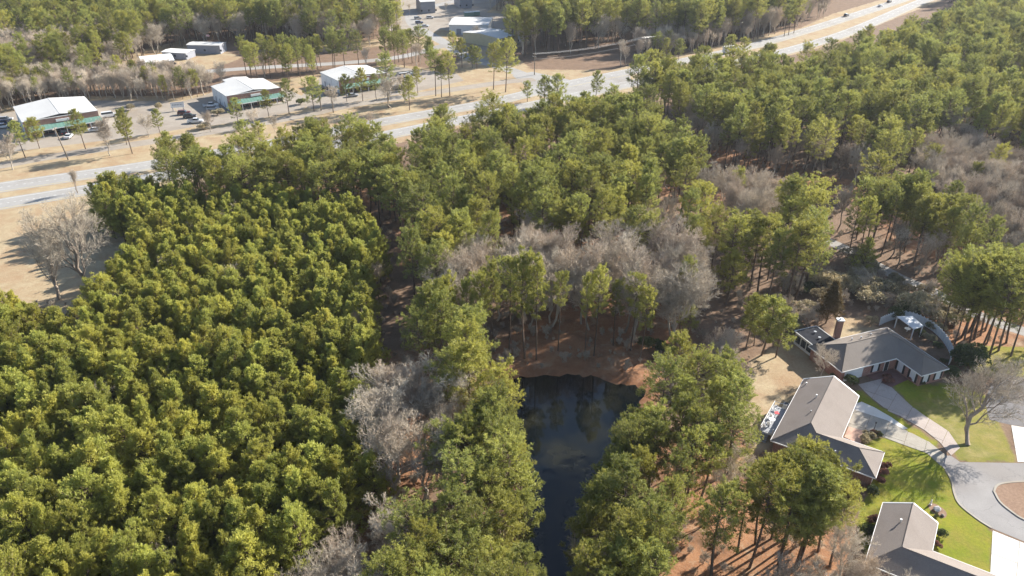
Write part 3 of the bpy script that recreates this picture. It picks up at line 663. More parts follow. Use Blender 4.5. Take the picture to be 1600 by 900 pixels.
ranch(H3, 'ranch_house', 'grey roofed ranch house in the lower right corner', M['brick_dark'], M['shingle_grey'], True)
opening(H3, 'inner', 3.0, 1.3, 0.6, 2.2, 'window'); opening(H3, 'wing_inner', 10.0, 1.3, 0.6, 2.2, 'window'); opening(H3, 'wing_inner', 14.0, 1.1, 0.0, 2.2, 'door'); opening(H3, 'wing_inner', 18.0, 1.3, 0.6, 2.2, 'window'); opening(H3, 'outer', 5.0, 1.3, 0.6, 2.2, 'window')
vent(H3, 4.4, 2.7, M['white'], 0.13, 0.6); vent(H3, 11.0, 13.0, M['steel'], 0.12, 0.4)

# raised deck behind the middle house
q = H2['q']; o2 = H2['o']
deck = empty('wooden_deck', (o2[0], o2[1], 0)); tag(deck, 'raised grey deck with white railing behind the ranch house', 'deck')
DU0, DU1, DV0, DV1, DZ = 8.6, 16.6, -2.7, 0.35, 1.15
nb = 22
for k in range(nb):
    v0 = DV0 + (DV1 - DV0) * k / nb
    MB().slab([q(DU0, v0 + .008, DZ), q(DU1, v0 + .008, DZ), q(DU1, v0 + (DV1 - DV0) / nb - .008, DZ), q(DU0, v0 + (DV1 - DV0) / nb - .008, DZ)], 0.04).build('board', M['deck'], deck)
MB().slab([q(DU0, DV0, DZ - .05), q(DU1, DV0, DZ - .05), q(DU1, DV1, DZ - .05), q(DU0, DV1, DZ - .05)], 0.2).build('deck_frame', M['white'], deck)
for u in np.linspace(DU0 + .1, DU1 - .1, 6):
    p_ = q(u, DV0 + .08, 0); MB().box(p_[0] - .07, p_[0] + .07, p_[1] - .07, p_[1] + .07, 0, DZ + 1.05).build('post', M['white'], deck)
for u in (DU0 + .1, DU1 - .1):
    p_ = q(u, DV1 - .9, 0); MB().box(p_[0] - .07, p_[0] + .07, p_[1] - .07, p_[1] + .07, 0, DZ + 1.05).build('post', M['white'], deck)
for zz in (DZ + 0.15, DZ + 1.02):
    for c0, c1 in (((DU0, DV0 + .08), (DU1, DV0 + .08)), ((DU0 + .1, DV0), (DU0 + .1, DV1 - .9)), ((DU1 - .1, DV0), (DU1 - .1, DV1 - .9))):
        MB().tube([q(*c0, zz), q(*c1, zz)], 0.055, 4).build('rail', M['white'], deck)
bal = MB()
for u in np.arange(DU0 + .2, DU1, 0.16): bal.tube([q(u, DV0 + .08, DZ + .1), q(u, DV0 + .08, DZ + 1.0)], 0.018, 4, False)
bal.build('baluster', M['white'], deck)['kind'] = 'stuff'
for k in range(5):                                                     # steps down at the near end
    MB().slab([q(DU1 + .28 * k, DV0 + .4, DZ - .2 * (k + 1)), q(DU1 + .28 * (k + 1), DV0 + .4, DZ - .2 * (k + 1)), q(DU1 + .28 * (k + 1), DV0 + 1.6, DZ - .2 * (k + 1)), q(DU1 + .28 * k, DV0 + 1.6, DZ - .2 * (k + 1))], 0.05).build('step', M['deck'], deck)
def deck_chair(u, v, rz, label):
    p_ = hpt(H2, u, v); t = empty('deck_chair', (*p_, DZ), rz); tag(t, label, 'chair', 'white chairs on the back deck')
    MB().box(-.26, .26, -.26, .26, .40, .45).build('seat', M['white'], t); MB().box(-.26, .26, .22, .28, .45, .98).build('backrest', M['white'], t)
    for sx in (-1, 1):
        MB().box(sx * .29 - .03, sx * .29 + .03, -.26, .26, .60, .64).build('armrest', M['white'], t)
        for sy in (-1, 1): MB().box(sx * .25 - .025, sx * .25 + .025, sy * .24 - .025, sy * .24 + .025, 0, .6).build('leg', M['white'], t)
deck_chair(9.8, -1.9, 0.4, 'white chair at the far end of the back deck'); deck_chair(12.3, -1.9, 1.9, 'white chair beside the red cloth on the back deck'); deck_chair(14.6, -1.8, 2.6, 'white chair at the near end of the back deck'); deck_chair(15.6, -2.1, 2.0, 'white chair nearest the deck steps')
t = empty('deck_table', (*hpt(H2, 13.5, -1.6), DZ)); tag(t, 'white round table among chairs on the back deck', 'table')
MB().tube([(0, 0, .70), (0, 0, .74)], .55, 14).build('table_top', M['white'], t); MB().tube([(0, 0, 0), (0, 0, .7)], .05, 8).build('leg', M['white'], t)
t = empty('side_table', (*hpt(H2, 11.1, -1.5), DZ)); tag(t, 'small deck table covered by a red and white cloth', 'table')
MB().box(-.35, .35, -.35, .35, .48, .53).build('table_top', M['white'], t); MB().slab([(-.4, -.4, .58), (.4, -.4, .58), (.3, .4, .58), (-.3, .3, .58)], .05).build('cloth', M['red'], t)
for sx in (-1, 1):
    for sy in (-1, 1): MB().box(sx * .3 - .025, sx * .3 + .025, sy * .3 - .025, sy * .3 + .025, 0, .48).build('leg', M['white'], t)
t = empty('air_conditioner', (*hpt(H2, 6.6, -1.0), 0), math.radians(-33)); tag(t, 'pale square air conditioner beside the ranch house wall', 'air conditioner')
MB().box(-.42, .42, -.42, .42, .08, .95).build('casing', M['white'], t, bevel=.05); MB().tube([(0, 0, .95), (0, 0, 1.0)], .34, 14).build('fan_grille', M['dark'], t); MB().box(-.55, .55, -.55, .55, 0, .08).build('base', M['concrete_old'], t)
# lamp post by the driveway, mulch bed with boulder
t = empty('lamp_post', (*G(1364.5, 676), 0)); tag(t, 'black lamp post beside the stained driveway', 'lamp')
MB().tube([(0, 0, 0), (0, 0, .25), (0, 0, .3), (0, 0, 1.9)], [.1, .1, .045, .04], 8).build('post', M['dark'], t); MB().tube([(0, 0, 1.9), (0, 0, 1.98), (0, 0, 2.25), (0, 0, 2.35)], [.05, .12, .16, .03], 6).build('lantern', M['dark'], t)
bed = smooth_line([G(*p_) for p_ in [(1449, 789), (1456, 786), (1470, 792), (1479, 801), (1477, 809), (1468, 807), (1456, 800), (1449, 789)]], 4)
tag(sheet('mulch_bed', bed[:-1], 0.012, M['mulch']), 'small mulch bed on the lawn', kind='structure')
def boulder(name, px, py, sx, sy, sz, rz, label, mat, seed):
    bm = bmesh.new(); bmesh.ops.create_icosphere(bm, subdivisions=3, radius=1.0); r_ = random.Random(seed)
    offs = [(Vector((r_.uniform(-1, 1), r_.uniform(-1, 1), r_.uniform(-1, 1))).normalized(), r_.uniform(0.55, 0.95)) for _ in range(14)]
    for v in bm.verts:
        for d, c in offs:
            k = v.co.dot(d)
            if k > c: v.co -= d * (k - c) * 0.9
        v.co = Vector((v.co.x * sx, v.co.y * sy, (v.co.z + .55) * sz))
    me = bpy.data.meshes.new(name); bm.to_mesh(me); bm.free(); me.materials.append(mat)
    return tag(link(name, me, None, (*G(px, py), 0), rz), label, 'rock')
boulder('garden_boulder', 1464, 797, .75, .5, .45, 0.4, 'pale boulder in the small lawn bed', M['rock'], 3)
boulder('garden_boulder', 1473, 806, .35, .28, .25, 1.0, 'smaller brown boulder at the end of the lawn bed', M['wood'], 5)
t = empty('garden_statue', (*G(1453.5, 789), 0)); tag(t, 'small white garden statue at the edge of the lawn bed', 'statue')
MB().tube([(0, 0, 0), (0, 0, .2), (0, 0, .22), (0, 0, .5), (0, 0, .75), (0, 0, .85)], [.2, .18, .12, .15, .10, .04], 10).build('figure', M['white'], t); MB().tube([(0, 0, .82), (0, 0, .9), (0, 0, 1.0), (0, 0, 1.05)], [.05, .10, .09, .02], 10).build('head', M['white'], t)

# ------------------------------------------------------------------ commercial buildings with green awnings
def shop(px, W, D, label, eave=5.4, ext=None, seed=0):
    x0, y0 = G(px[0], px[1], eave)
    root = empty('commercial_building', (x0, y0, 0), math.radians(36.2)); tag(root, label, 'building', 'green awning buildings along the frontage road')
    zr = eave + 0.055 * W
    MB().box(0, W, 0.35, D, 0, eave - 0.05).build('wall', M['white_wall'], root)
    gab = MB()
    gab.add([(0.02, D, eave - .05), (W - .02, D, eave - .05), (W / 2, D, zr - .1), (0.02, D - .2, eave - .05), (W - .02, D - .2, eave - .05), (W / 2, D - .2, zr - .1)], [(0, 1, 2), (3, 5, 4), (0, 3, 4, 1), (1, 4, 5, 2), (2, 5, 3, 0)])
    gab.build('gable', M['white_wall'], root)
    roof = MB().slab([(-.25, -.05, eave), (W / 2, -.05, zr), (W / 2, D + .2, zr), (-.25, D + .2, eave)], .12).build('roof', M['metal_roof'], root)
    MB().slab([(W / 2, -.05, zr + .004), (W + .25, -.05, eave + .004), (W + .25, D + .2, eave + .004), (W / 2, D + .2, zr + .004)], .12).build('roof_slope', M['metal_roof'], roof)
    MB().box(W / 2 - .15, W / 2 + .15, -.04, D + .2, zr - .02, zr + .05).build('ridge_cap', M['metal_roof'], roof)
    for k in range(1, int(W / 1.5)):                                    # standing seams
        x = k * 1.5; z = eave + (zr - eave) * (1 - abs(x - W / 2) / (W / 2))
        if abs(x - W / 2) > .4: MB().box(x - .02, x + .02, 0, D + .18, z - .03, z + .018).build('seam', M['metal_roof'], roof)
    if ext:
        ex0, ex1, ed = ext
        MB().box(ex0, ex1, D - .2, D + ed, 0, eave - .1).build('rear_wing_wall', M['white_wall'], root)
        f = lambda x: eave + (zr - eave) * (1 - abs(x - W / 2) / (W / 2)) - .02
        for a, b in ((ex0, W / 2), (W / 2, ex1)):
            MB().slab([(a, D + .1, f(a)), (b, D + .1, f(b)), (b, D + ed + .2, f(b)), (a, D + ed + .2, f(a))], .12).build('rear_wing_roof', M['metal_roof'], root)
    fr = MB().box(-.12, W + .12, -.3, .34, 0, eave + .25).build('brick_front', M['brick'], root)
    MB().box(-.2, W + .2, -.38, .42, eave + .25, eave + .42).build('coping', M['metal_roof'], fr)
    aw = MB().slab([(.6, -.31, 3.75), (W + .5, -.31, 3.75), (W + .5, -3.3, 2.75), (.6, -3.3, 2.75)], .12).build('awning', M['green_metal'], root)
    for k in range(int((W - 1) / 1.2)): MB().slab([(1.0 + k * 1.2, -.33, 3.79), (1.06 + k * 1.2, -.33, 3.79), (1.06 + k * 1.2, -3.3, 2.79), (1.0 + k * 1.2, -3.3, 2.79)], .05).build('awning_seam', M['green_metal'], aw)
    MB().box(.6, W + .5, -3.36, -3.2, 2.5, 2.76).build('awning_fascia', M['white'], aw)
    n = 6
    for k in range(n + 1):
        x = .8 + (W - .5) * k / n; MB().box(x - .11, x + .11, -3.2, -2.98, .05, 2.55).build('column', M['white'], root)
    MB().box(.3, W + .3, -3.6, -.3, 0, .12).build('walkway', M['concrete_old'], root)
    for k in range(n):
        x = .9 + (W - .6) * k / n; w = (W - .6) / n
        g = MB().box(x + .15, x + w - .2, -.36, -.29, .5, 2.45).build('shop_window', M['glass'], root)
        MB().box(x + w / 2 - .05, x + w / 2 + .02, -.39, -.3, .5, 2.45).build('mullion', M['white'], g)
    MB().box(W * .42, W * .42 + 4.2, -.62, -.3, eave - 1.3, eave - .45).build('sign_box', M['white'], root)
    for k, y in enumerate((D * .25, D * .55, D * .8)):                   # side doors
        MB().box(-.06, .02, y - .55, y + .55, .05, 2.2).build('side_door', M['grey_wall'], root)
    for y in (D * .1, D * .42, D * .7): MB().box(-.14, -.02, y - .06, y + .06, .1, eave - .1).build('downpipe', M['white'], root)
    NO_TREES.append(np.array([(x0 + math.cos(math.radians(36.2)) * a - math.sin(math.radians(36.2)) * b, y0 + math.sin(math.radians(36.2)) * a + math.cos(math.radians(36.2)) * b) for a, b in ((-2, -5), (W + 2, -5), (W + 2, D + 3), (-2, D + 3))]))
    return root
shop((36, 192), 23.6, 24.6, 'white roofed brick front building with green awning, leftmost of three')
shop((355, 151), 21.2, 19.5, 'white roofed brick front building with green awning, middle of three', ext=(6.0, 16.0, 4.5))
shop((530, 126.5), 21.6, 18.6, 'white roofed brick front building with green awning, rightmost of three')

def shed(name, fl, fr, D, eave, label, wall, rise=0.04, roof='metal_roof', doors=2):
    a = np.array(G(*fl, eave)); b = np.array(G(*fr, eave)); d = b - a; W = float(np.linalg.norm(d)); ang = math.atan2(d[1], d[0])
    root = empty(name, (a[0], a[1], 0), ang); tag(root, label, 'building')
    zr = eave + rise * D
    MB().box(0.15, W - .15, .15, D - .15, 0, eave - .04).build('wall', M[wall], root)
    for y0, y1, z0, z1 in ((-.2, D / 2, eave, zr), (D / 2, D + .2, zr, eave)):
        MB().slab([(-.2, y0, z0), (W + .2, y0, z0), (W + .2, y1, z1), (-.2, y1, z1)], .12).build('roof_slope', M[roof], root)
    for x in (.15, W - .35):
        MB().add([(x, .2, eave - .05), (x, D - .2, eave - .05), (x, D / 2, zr - .13), (x + .2, .2, eave - .05), (x + .2, D - .2, eave - .05), (x + .2, D / 2, zr - .13)], [(0, 1, 2), (3, 5, 4), (0, 3, 4, 1), (1, 4, 5, 2), (2, 5, 3, 0)]).build('gable', M[wall], root)
    for k in range(doors):
        x = W * (k + .5) / doors
        dd = MB().box(x - 1.3, x + 1.3, .07, .16, .05, min(3.0, eave * .7)).build('roller_door', M['grey_wall'], root)
    for k in range(doors + 1):
        x = W * (k + .02) / (doors + .05) + .4
        MB().box(x - .5, x + .5, .09, .16, 1.2, 2.2).build('window', M['glass'], root)
    c, s_ = math.cos(ang), math.sin(ang)
    NO_TREES.append(np.array([(a[0] + c * u - s_ * v, a[1] + s_ * u + c * v) for u, v in ((-3, -4), (W + 3, -4), (W + 3, D + 3), (-3, D + 3))]))
    return root
shed('metal_shed', (701, 38.5), (763, 39.5), 24, 5.2, 'long white roofed shed with pale blue walls in the far yard', 'white_wall')
shed('metal_shed', (780.5, 60.5), (810, 53.5), 26, 5.0, 'tan walled metal shed in front of the far yard', 'tan_wall')
shed('metal_shed', (657, 3), (680, 2), 20, 7.0, 'tall grey shed at the top of the far yard', 'grey_wall')
shed('metal_shed', (718, -2), (738, -3), 16, 6.0, 'grey shed beside the far woods at the top edge', 'grey_wall')
shed('storage_building', (291, 70), (343, 71), 8, 4.2, 'grey walled white roofed storage building below the flagpole', 'grey_wall', 0.06)
shed('storage_building', (222, 99), (272, 94), 16, 3.2, 'low white roofed building beside the dirt clearing', 'grey_wall', 0.05, 'white')
shed('storage_building', (252, 81), (290, 83), 8, 3.2, 'narrow white roofed lean-to behind the low white building', 'grey_wall', 0.05, 'white')

# ------------------------------------------------------------------ cars
PAINT = {}
def paint(c):
    if c not in PAINT:
        m, nt, bs, out = new_mat('car_paint'); f = noise(nt, pos(nt, 'Object'), 2.0, 3)
        nt.links.new(mixc(nt, rmap(nt, f, .3, .7, 0, .2), lin(*c), lin(*[x * .7 for x in c])), bs.inputs['Base Color'])
        bs.inputs['Roughness'].default_value = .3; bs.inputs['Coat Weight'].default_value = .5; PAINT[c] = m
    return PAINT[c]
def loft_y(profile, ys_, name, mat, parent):
    """side profile (x,z) swept across the car's width; ys_ = [(y, scale towards centre)]"""
    mb = MB(); n = len(profile); cx = sum(p_[0] for p_ in profile) / n; zmin = min(p_[1] for p_ in profile)
    V = [(cx + (p_[0] - cx) * s_, y, zmin + (p_[1] - zmin) * s_ ** .5) for y, s_ in ys_ for p_ in profile]; F = []
    for i in range(len(ys_) - 1):
        for k in range(n): F.append((i * n + k, i * n + (k + 1) % n, (i + 1) * n + (k + 1) % n, (i + 1) * n + k))
    F += [tuple(range(n)), tuple(range((len(ys_) - 1) * n, len(ys_) * n))]
    return mb.add(V, F).build(name, mat, parent)
def car(px, py, ang, kind, col, label, z=0.02):
    root = empty({'pickup': 'pickup_truck', 'van': 'van', 'truck': 'box_truck'}.get(kind, 'parked_car'), (*G(px, py), z), math.radians(ang))
    tag(root, label, {'pickup': 'pickup', 'van': 'van', 'truck': 'truck'}.get(kind, 'car')); pm = paint(col)
    if kind == 'truck':
        MB().box(-4.2, 2.0, -1.2, 1.2, .9, 3.6).build('cargo_box', M['white'], root, bevel=.05)
        loft_y([(2.1, .6), (4.0, .6), (4.1, 1.5), (3.5, 1.7), (3.1, 2.6), (2.1, 2.6)], [(-1.15, .96), (-1.0, 1), (1.0, 1), (1.15, .96)], 'cab', pm, root)
        loft_y([(3.2, 1.75), (3.62, 1.75), (3.25, 2.5), (2.9, 2.5)], [(-1.16, 1), (1.16, 1)], 'windscreen', M['glass'], root); wx, r = (-2.8, 3.0), .5
        MB().box(-4.0, 3.0, -.5, .5, .5, .9).build('chassis', M['rubber'], root)
    else:
        if kind == 'pickup': prof = [(-2.85, .45), (2.75, .45), (2.85, .75), (2.75, 1.05), (1.35, 1.2), (-.9, 1.2), (-2.85, 1.2)]; cab = [(-.95, 1.15), (1.45, 1.15), (.75, 1.78), (-.75, 1.8)]; wx, r = (-1.75, 1.8), .38
        elif kind == 'van': prof = [(-2.7, .4), (2.6, .4), (2.7, .8), (2.45, 1.25), (1.6, 1.4), (-2.7, 1.4)]; cab = [(-2.6, 1.35), (1.75, 1.35), (1.1, 2.1), (-2.55, 2.15)]; wx, r = (-1.6, 1.7), .36
        elif kind == 'suv': prof = [(-2.35, .4), (2.3, .4), (2.38, .75), (2.25, 1.02), (1.0, 1.12), (-2.3, 1.15)]; cab = [(-2.25, 1.1), (1.15, 1.1), (.45, 1.68), (-2.0, 1.72)]; wx, r = (-1.4, 1.45), .36
        else: prof = [(-2.3, .35), (2.25, .35), (2.32, .6), (2.2, .82), (1.1, .95), (-1.6, .98), (-2.3, .92)]; cab = [(-1.75, .92), (1.15, .92), (.35, 1.42), (-1.05, 1.42)]; wx, r = (-1.4, 1.4), .32
        loft_y(prof, [(-.93, .97), (-.85, 1), (.85, 1), (.93, .97)], 'body', pm, root)
        loft_y(cab, [(-.80, .90), (-.70, .97), (.70, .97), (.80, .90)], 'window_band', M['glass'], root)
        zt = max(p_[1] for p_ in cab); x0 = min(p_[0] for p_ in cab[2:]); x1 = max(p_[0] for p_ in cab[2:])
        MB().box(x0 + .05, x1 - .02, -.66, .66, zt - .06, zt + .03).build('roof', pm, root, bevel=.03)
        if kind == 'pickup': MB().box(-2.7, -1.0, -.72, .72, 1.0, 1.215).build('bed', M['dark'], root)
        for sy in (-.6, .6):
            MB().box(prof[2][0] - .12, prof[2][0] + .02, sy - .2, sy + .2, .62, .78).build('headlight', M['white'], root); MB().box(prof[0][0] - .02, prof[0][0] + .08, sy - .18, sy + .18, .65, .8).build('tail_light', M['red'], root)
    hw = 1.05 if kind == 'truck' else .86
    for x in wx:
        for sy in (-1, 1):
            wh = MB().tube([(x, sy * hw - .12, r), (x, sy * hw + .12, r)], r, 12).build('wheel', M['rubber'], root)
            MB().tube([(x, sy * (hw + .10), r), (x, sy * (hw + .135), r)], r * .55, 10).build('hubcap', M['steel'], wh)
WHT, BLK, BLU, MAR, SIL, GRY = (.62, .62, .62), (.02, .022, .028), (.035, .07, .16), (.10, .02, .022), (.38, .39, .41), (.12, .125, .13)
car(306, 192, 8, 'pickup', WHT, 'white pickup parked in the open nearest the frontage road')
car(297, 184, 12, 'suv', BLK, 'black car behind the white pickup'); car(288, 179, 12, 'suv', MAR, 'maroon car parked behind the black car')
car(330, 167, 10, 'pickup', WHT, 'white pickup in the shade of the middle building'); car(333, 172, 10, 'suv', SIL, 'silver car parked beside the shaded white pickup')
car(108, 215, 100, 'sedan', WHT, 'white car parked in front of the leftmost building'); car(99, 209, 126, 'suv', BLK, 'black car under the awning of the leftmost building')
car(171, 183, 30, 'van', WHT, 'white van at the right side of the leftmost building'); car(150, 205, 20, 'sedan', WHT, 'white car beside the pines in front of the leftmost building')
for k, (x, y, c, nm) in enumerate(((10, 189, SIL, 'silver'), (8, 194.5, BLU, 'blue'), (6, 200, WHT, 'white'))): car(x, y, 20, 'suv', c, nm + ' car in the shaded row left of the leftmost building')
car(511, 142, 30, 'suv', MAR, 'maroon car in the shade of the rightmost building'); car(515, 147.5, 30, 'suv', GRY, 'dark grey car beside the shaded maroon car')
car(551, 151, 20, 'sedan', SIL, 'silver car in front of the rightmost building'); car(632, 121, 25, 'van', WHT, 'white van at the right end of the rightmost building')
car(620, 140, 15, 'suv', GRY, 'grey car near the right end of the awning row'); car(638, 117, 25, 'sedan', WHT, 'white car beyond the white van')
car(655, 37, 20, 'suv', BLU, 'blue car in the far yard'); car(664, 42, 10, 'sedan', WHT, 'white car in the far yard beside the blue car'); car(653, 30, 10, 'suv', SIL, 'silver car at the back of the far yard'); car(672, 29, 10, 'suv', WHT, 'white car alone at the back of the far yard')
car(1322, 25.5, 46, 'suv', BLK, 'black car driving on the far carriageway'); car(1375, 10.5, 46, 'sedan', WHT, 'white car farther along the far carriageway'); car(1389, 4, 46, 'suv', BLK, 'black car at the top edge of the highway')
car(1139, 83, 40, 'truck', WHT, 'white box truck on the highway behind the trees')
for k, (x, y) in enumerate(((733, 25.5), (742, 24.5))):
    t = empty('green_container', (*G(x, y), 0), .3); tag(t, ('green steel container at the left of the far yard pair', 'green steel container at the right of the far yard pair')[k], 'container', 'green containers in the far yard')
    MB().box(-3, 3, -1.2, 1.2, .15, 2.5).build('body', M['green_metal'], t, bevel=.04); MB().box(-3.05, 3.05, -1.25, 1.25, 2.5, 2.62).build('lid', M['white'], t)
    for x_ in np.arange(-2.7, 2.9, .6): MB().box(x_ - .06, x_ + .06, -1.28, -1.19, .2, 2.45).build('rib', M['green_metal'], t)

# ------------------------------------------------------------------ utility poles, cables, flag, sign
def pole(px, py, ty, label, rz=0.9, lean=0.0, arms=1):
    x, y = G(px, py); h = height_from(px, py, ty); t = empty('utility_pole', (x, y, 0), rz); tag(t, label, 'pole')
    MB().tube([(0, 0, 0), (lean * .5, 0, h * .5), (lean, 0, h)], [.22, .18, .14], 8).build('shaft', M['pole_wood'], t)
    for k in range(arms):
        z = h - .5 - k * 1.1; a = MB().box(lean - .08, lean + .08, -1.3, 1.3, z - .09, z + .09).build('crossarm', M['wood'], t)
        for yy in (-1.15, -.5, .5, 1.15): MB().tube([(lean, yy, z + .09), (lean, yy, z + .22), (lean, yy, z + .3)], [.04, .07, .04], 6).build('insulator', M['white'], a)
    return x, y, h
pole(502, 173, 138, 'utility pole with crossarm left of the pair by the third car park'); pole(521, 176, 139, 'utility pole with crossarm right of the pair by the third car park')
pole(107, 250, 199, 'leaning utility pole in front of the leftmost building', 0.0, -1.5)
PL = [(835, 117, 83), (1003, 91, 58), (1155, 62, 27), (1290, 18, -22)]
tops = [pole(*p_, lab, 0.75, 0, 2) for p_, lab in zip(PL, ('tall pole at the highway junction beside the dark pines', 'tall pole second from the highway junction', 'tall pole third from the highway junction', 'tall pole farthest up the highway'))]
for k, (off, dz) in enumerate(((-1.15, -.25), (-.5, -.25), (.5, -.25), (1.15, -.25), (0, -2.6))):
    pts = []
    for i in range(len(tops) - 1):
        (xa, ya, ha), (xb, yb, hb) = tops[i], tops[i + 1]
        for s_ in np.linspace(0, 1, 12)[: 12 if i == len(tops) - 2 else 11]:
            ox, oy = -math.sin(.75) * off, math.cos(.75) * off
            pts.append((xa + (xb - xa) * s_ + ox, ya + (yb - ya) * s_ + oy, ha + (hb - ha) * s_ + dz - 4 * 1.2 * s_ * (1 - s_)))
    tag(MB().tube(pts, .022, 4).build('power_cable', M['cable']), ('leftmost', 'second', 'third', 'rightmost', 'lowest')[k] + ' power cable strung along the highway poles', 'cable', 'power cables along the highway')
t = empty('flagpole', (*G(326, 76), 0)); h = height_from(326, 76, 53); tag(t, 'tall flagpole with red and white flag beside the storage building', 'flagpole')
MB().tube([(0, 0, 0), (0, 0, h)], [.08, .05], 8).build('shaft', M['steel'], t); fl = MB().slab([(0, .02, h - .3), (1.6, .12, h - .5), (1.6, .02, h - .48), (0, -.02, h - .3)], .9).build('flag', M['white'], t)
for k in range(3): MB().slab([(.02, .04, h - .38 - k * .3), (1.62, .14, h - .58 - k * .3), (1.62, 0, h - .57 - k * .3), (.02, -.04, h - .38 - k * .3)], .14).build('stripe', M['red'], fl)
t = empty('roadside_sign', (*G(279, 173), 0), math.radians(20)); tag(t, 'large white board sign on posts at the edge of the car park', 'sign')
MB().box(-2.4, 2.4, -.12, .12, 1.3, 3.2).build('board', M['white'], t); MB().box(-2.5, 2.5, -.16, .16, 3.2, 3.35).build('cap', M['grey_wall'], t)
for x_ in (-1.9, 1.9): MB().box(x_ - .12, x_ + .12, -.1, .1, 0, 1.3).build('post', M['grey_wall'], t)
for k in range(7): MB().box(-1.8 + k * .55, -1.45 + k * .55, -.135, -.12, 2.2, 2.6).build('lettering', M['grey_wall'], t)

# ------------------------------------------------------------------ tree meshes
def unit(v): return v / (np.linalg.norm(v, axis=-1, keepdims=True) + 1e-9)
class NP:
    """numpy mesh pieces: tubes (quads), needles (triangles)"""
    def __init__(s): s.V = []; s.Q = []; s.T = []; s.A = []; s.n = 0
    def tube(s, pts, rad, n=5):
        pts = np.asarray(pts, float); m_ = len(pts); T = unit(np.gradient(pts, axis=0))
        ref = np.where(np.abs(T[:, 2:3]) > .8, np.array([[1., 0, 0]]), np.array([[0, 0, 1.]]))
        a = unit(np.cross(T, ref)); b = np.cross(T, a); th = np.linspace(0, 2 * np.pi, n, endpoint=False)
        R = pts[:, None, :] + (a[:, None, :] * np.cos(th)[None, :, None] + b[:, None, :] * np.sin(th)[None, :, None]) * np.asarray(rad)[:, None, None]
        i = np.arange(m_ - 1)[:, None] * n; k = np.arange(n)[None, :]
        s.Q.append((s.n + np.stack([i + k, i + (k + 1) % n, i + n + (k + 1) % n, i + n + k], -1)).reshape(-1, 4))
        s.V.append(R.reshape(-1, 3)); s.A.append(np.full(m_ * n, .5)); s.n += m_ * n
    def tris(s, A, B, C, tint):
        k = len(A); s.V.append(np.stack([A, B, C], 1).reshape(-1, 3)); s.T.append(s.n + np.arange(3 * k).reshape(-1, 3)); s.A.append(np.repeat(tint, 3)); s.n += 3 * k
    def quads(s, A, B, C, D, tint):
        k = len(A); s.V.append(np.stack([A, B, C, D], 1).reshape(-1, 3)); s.Q.append(s.n + np.arange(4 * k).reshape(-1, 4)); s.A.append(np.repeat(tint, 4)); s.n += 4 * k
    def mesh(s, name, mat, smooth=False):
        F = ([np.concatenate(s.Q)] if s.Q else []) + ([np.concatenate(s.T)] if s.T else [])
        return mesh_np(name, np.concatenate(s.V), F, [mat], smooth=smooth, attr=np.concatenate(s.A))
def needle_tufts(npb, P, D, r, per, length, width, tint):
    """a spray of needles at each point P pointing roughly along D"""
    n = len(P); P = np.repeat(P, per, 0); D = np.repeat(D, per, 0); t = np.repeat(tint, per)
    d = unit(D + r.normal(0, .75, (n * per, 3))); L = length * r.uniform(.65, 1.25, (n * per, 1)); w = width * r.uniform(.7, 1.3, (n * per, 1))
    side = unit(np.cross(d, r.normal(0, 1, (n * per, 3))))
    base = P + r.normal(0, length * .22, (n * per, 3))
    npb.quads(base - side * w * .25, base + d * L * .55 - side * w, base + d * L, base + d * L * .55 + side * w, np.clip(t + r.normal(0, .12, n * per), 0, 1))
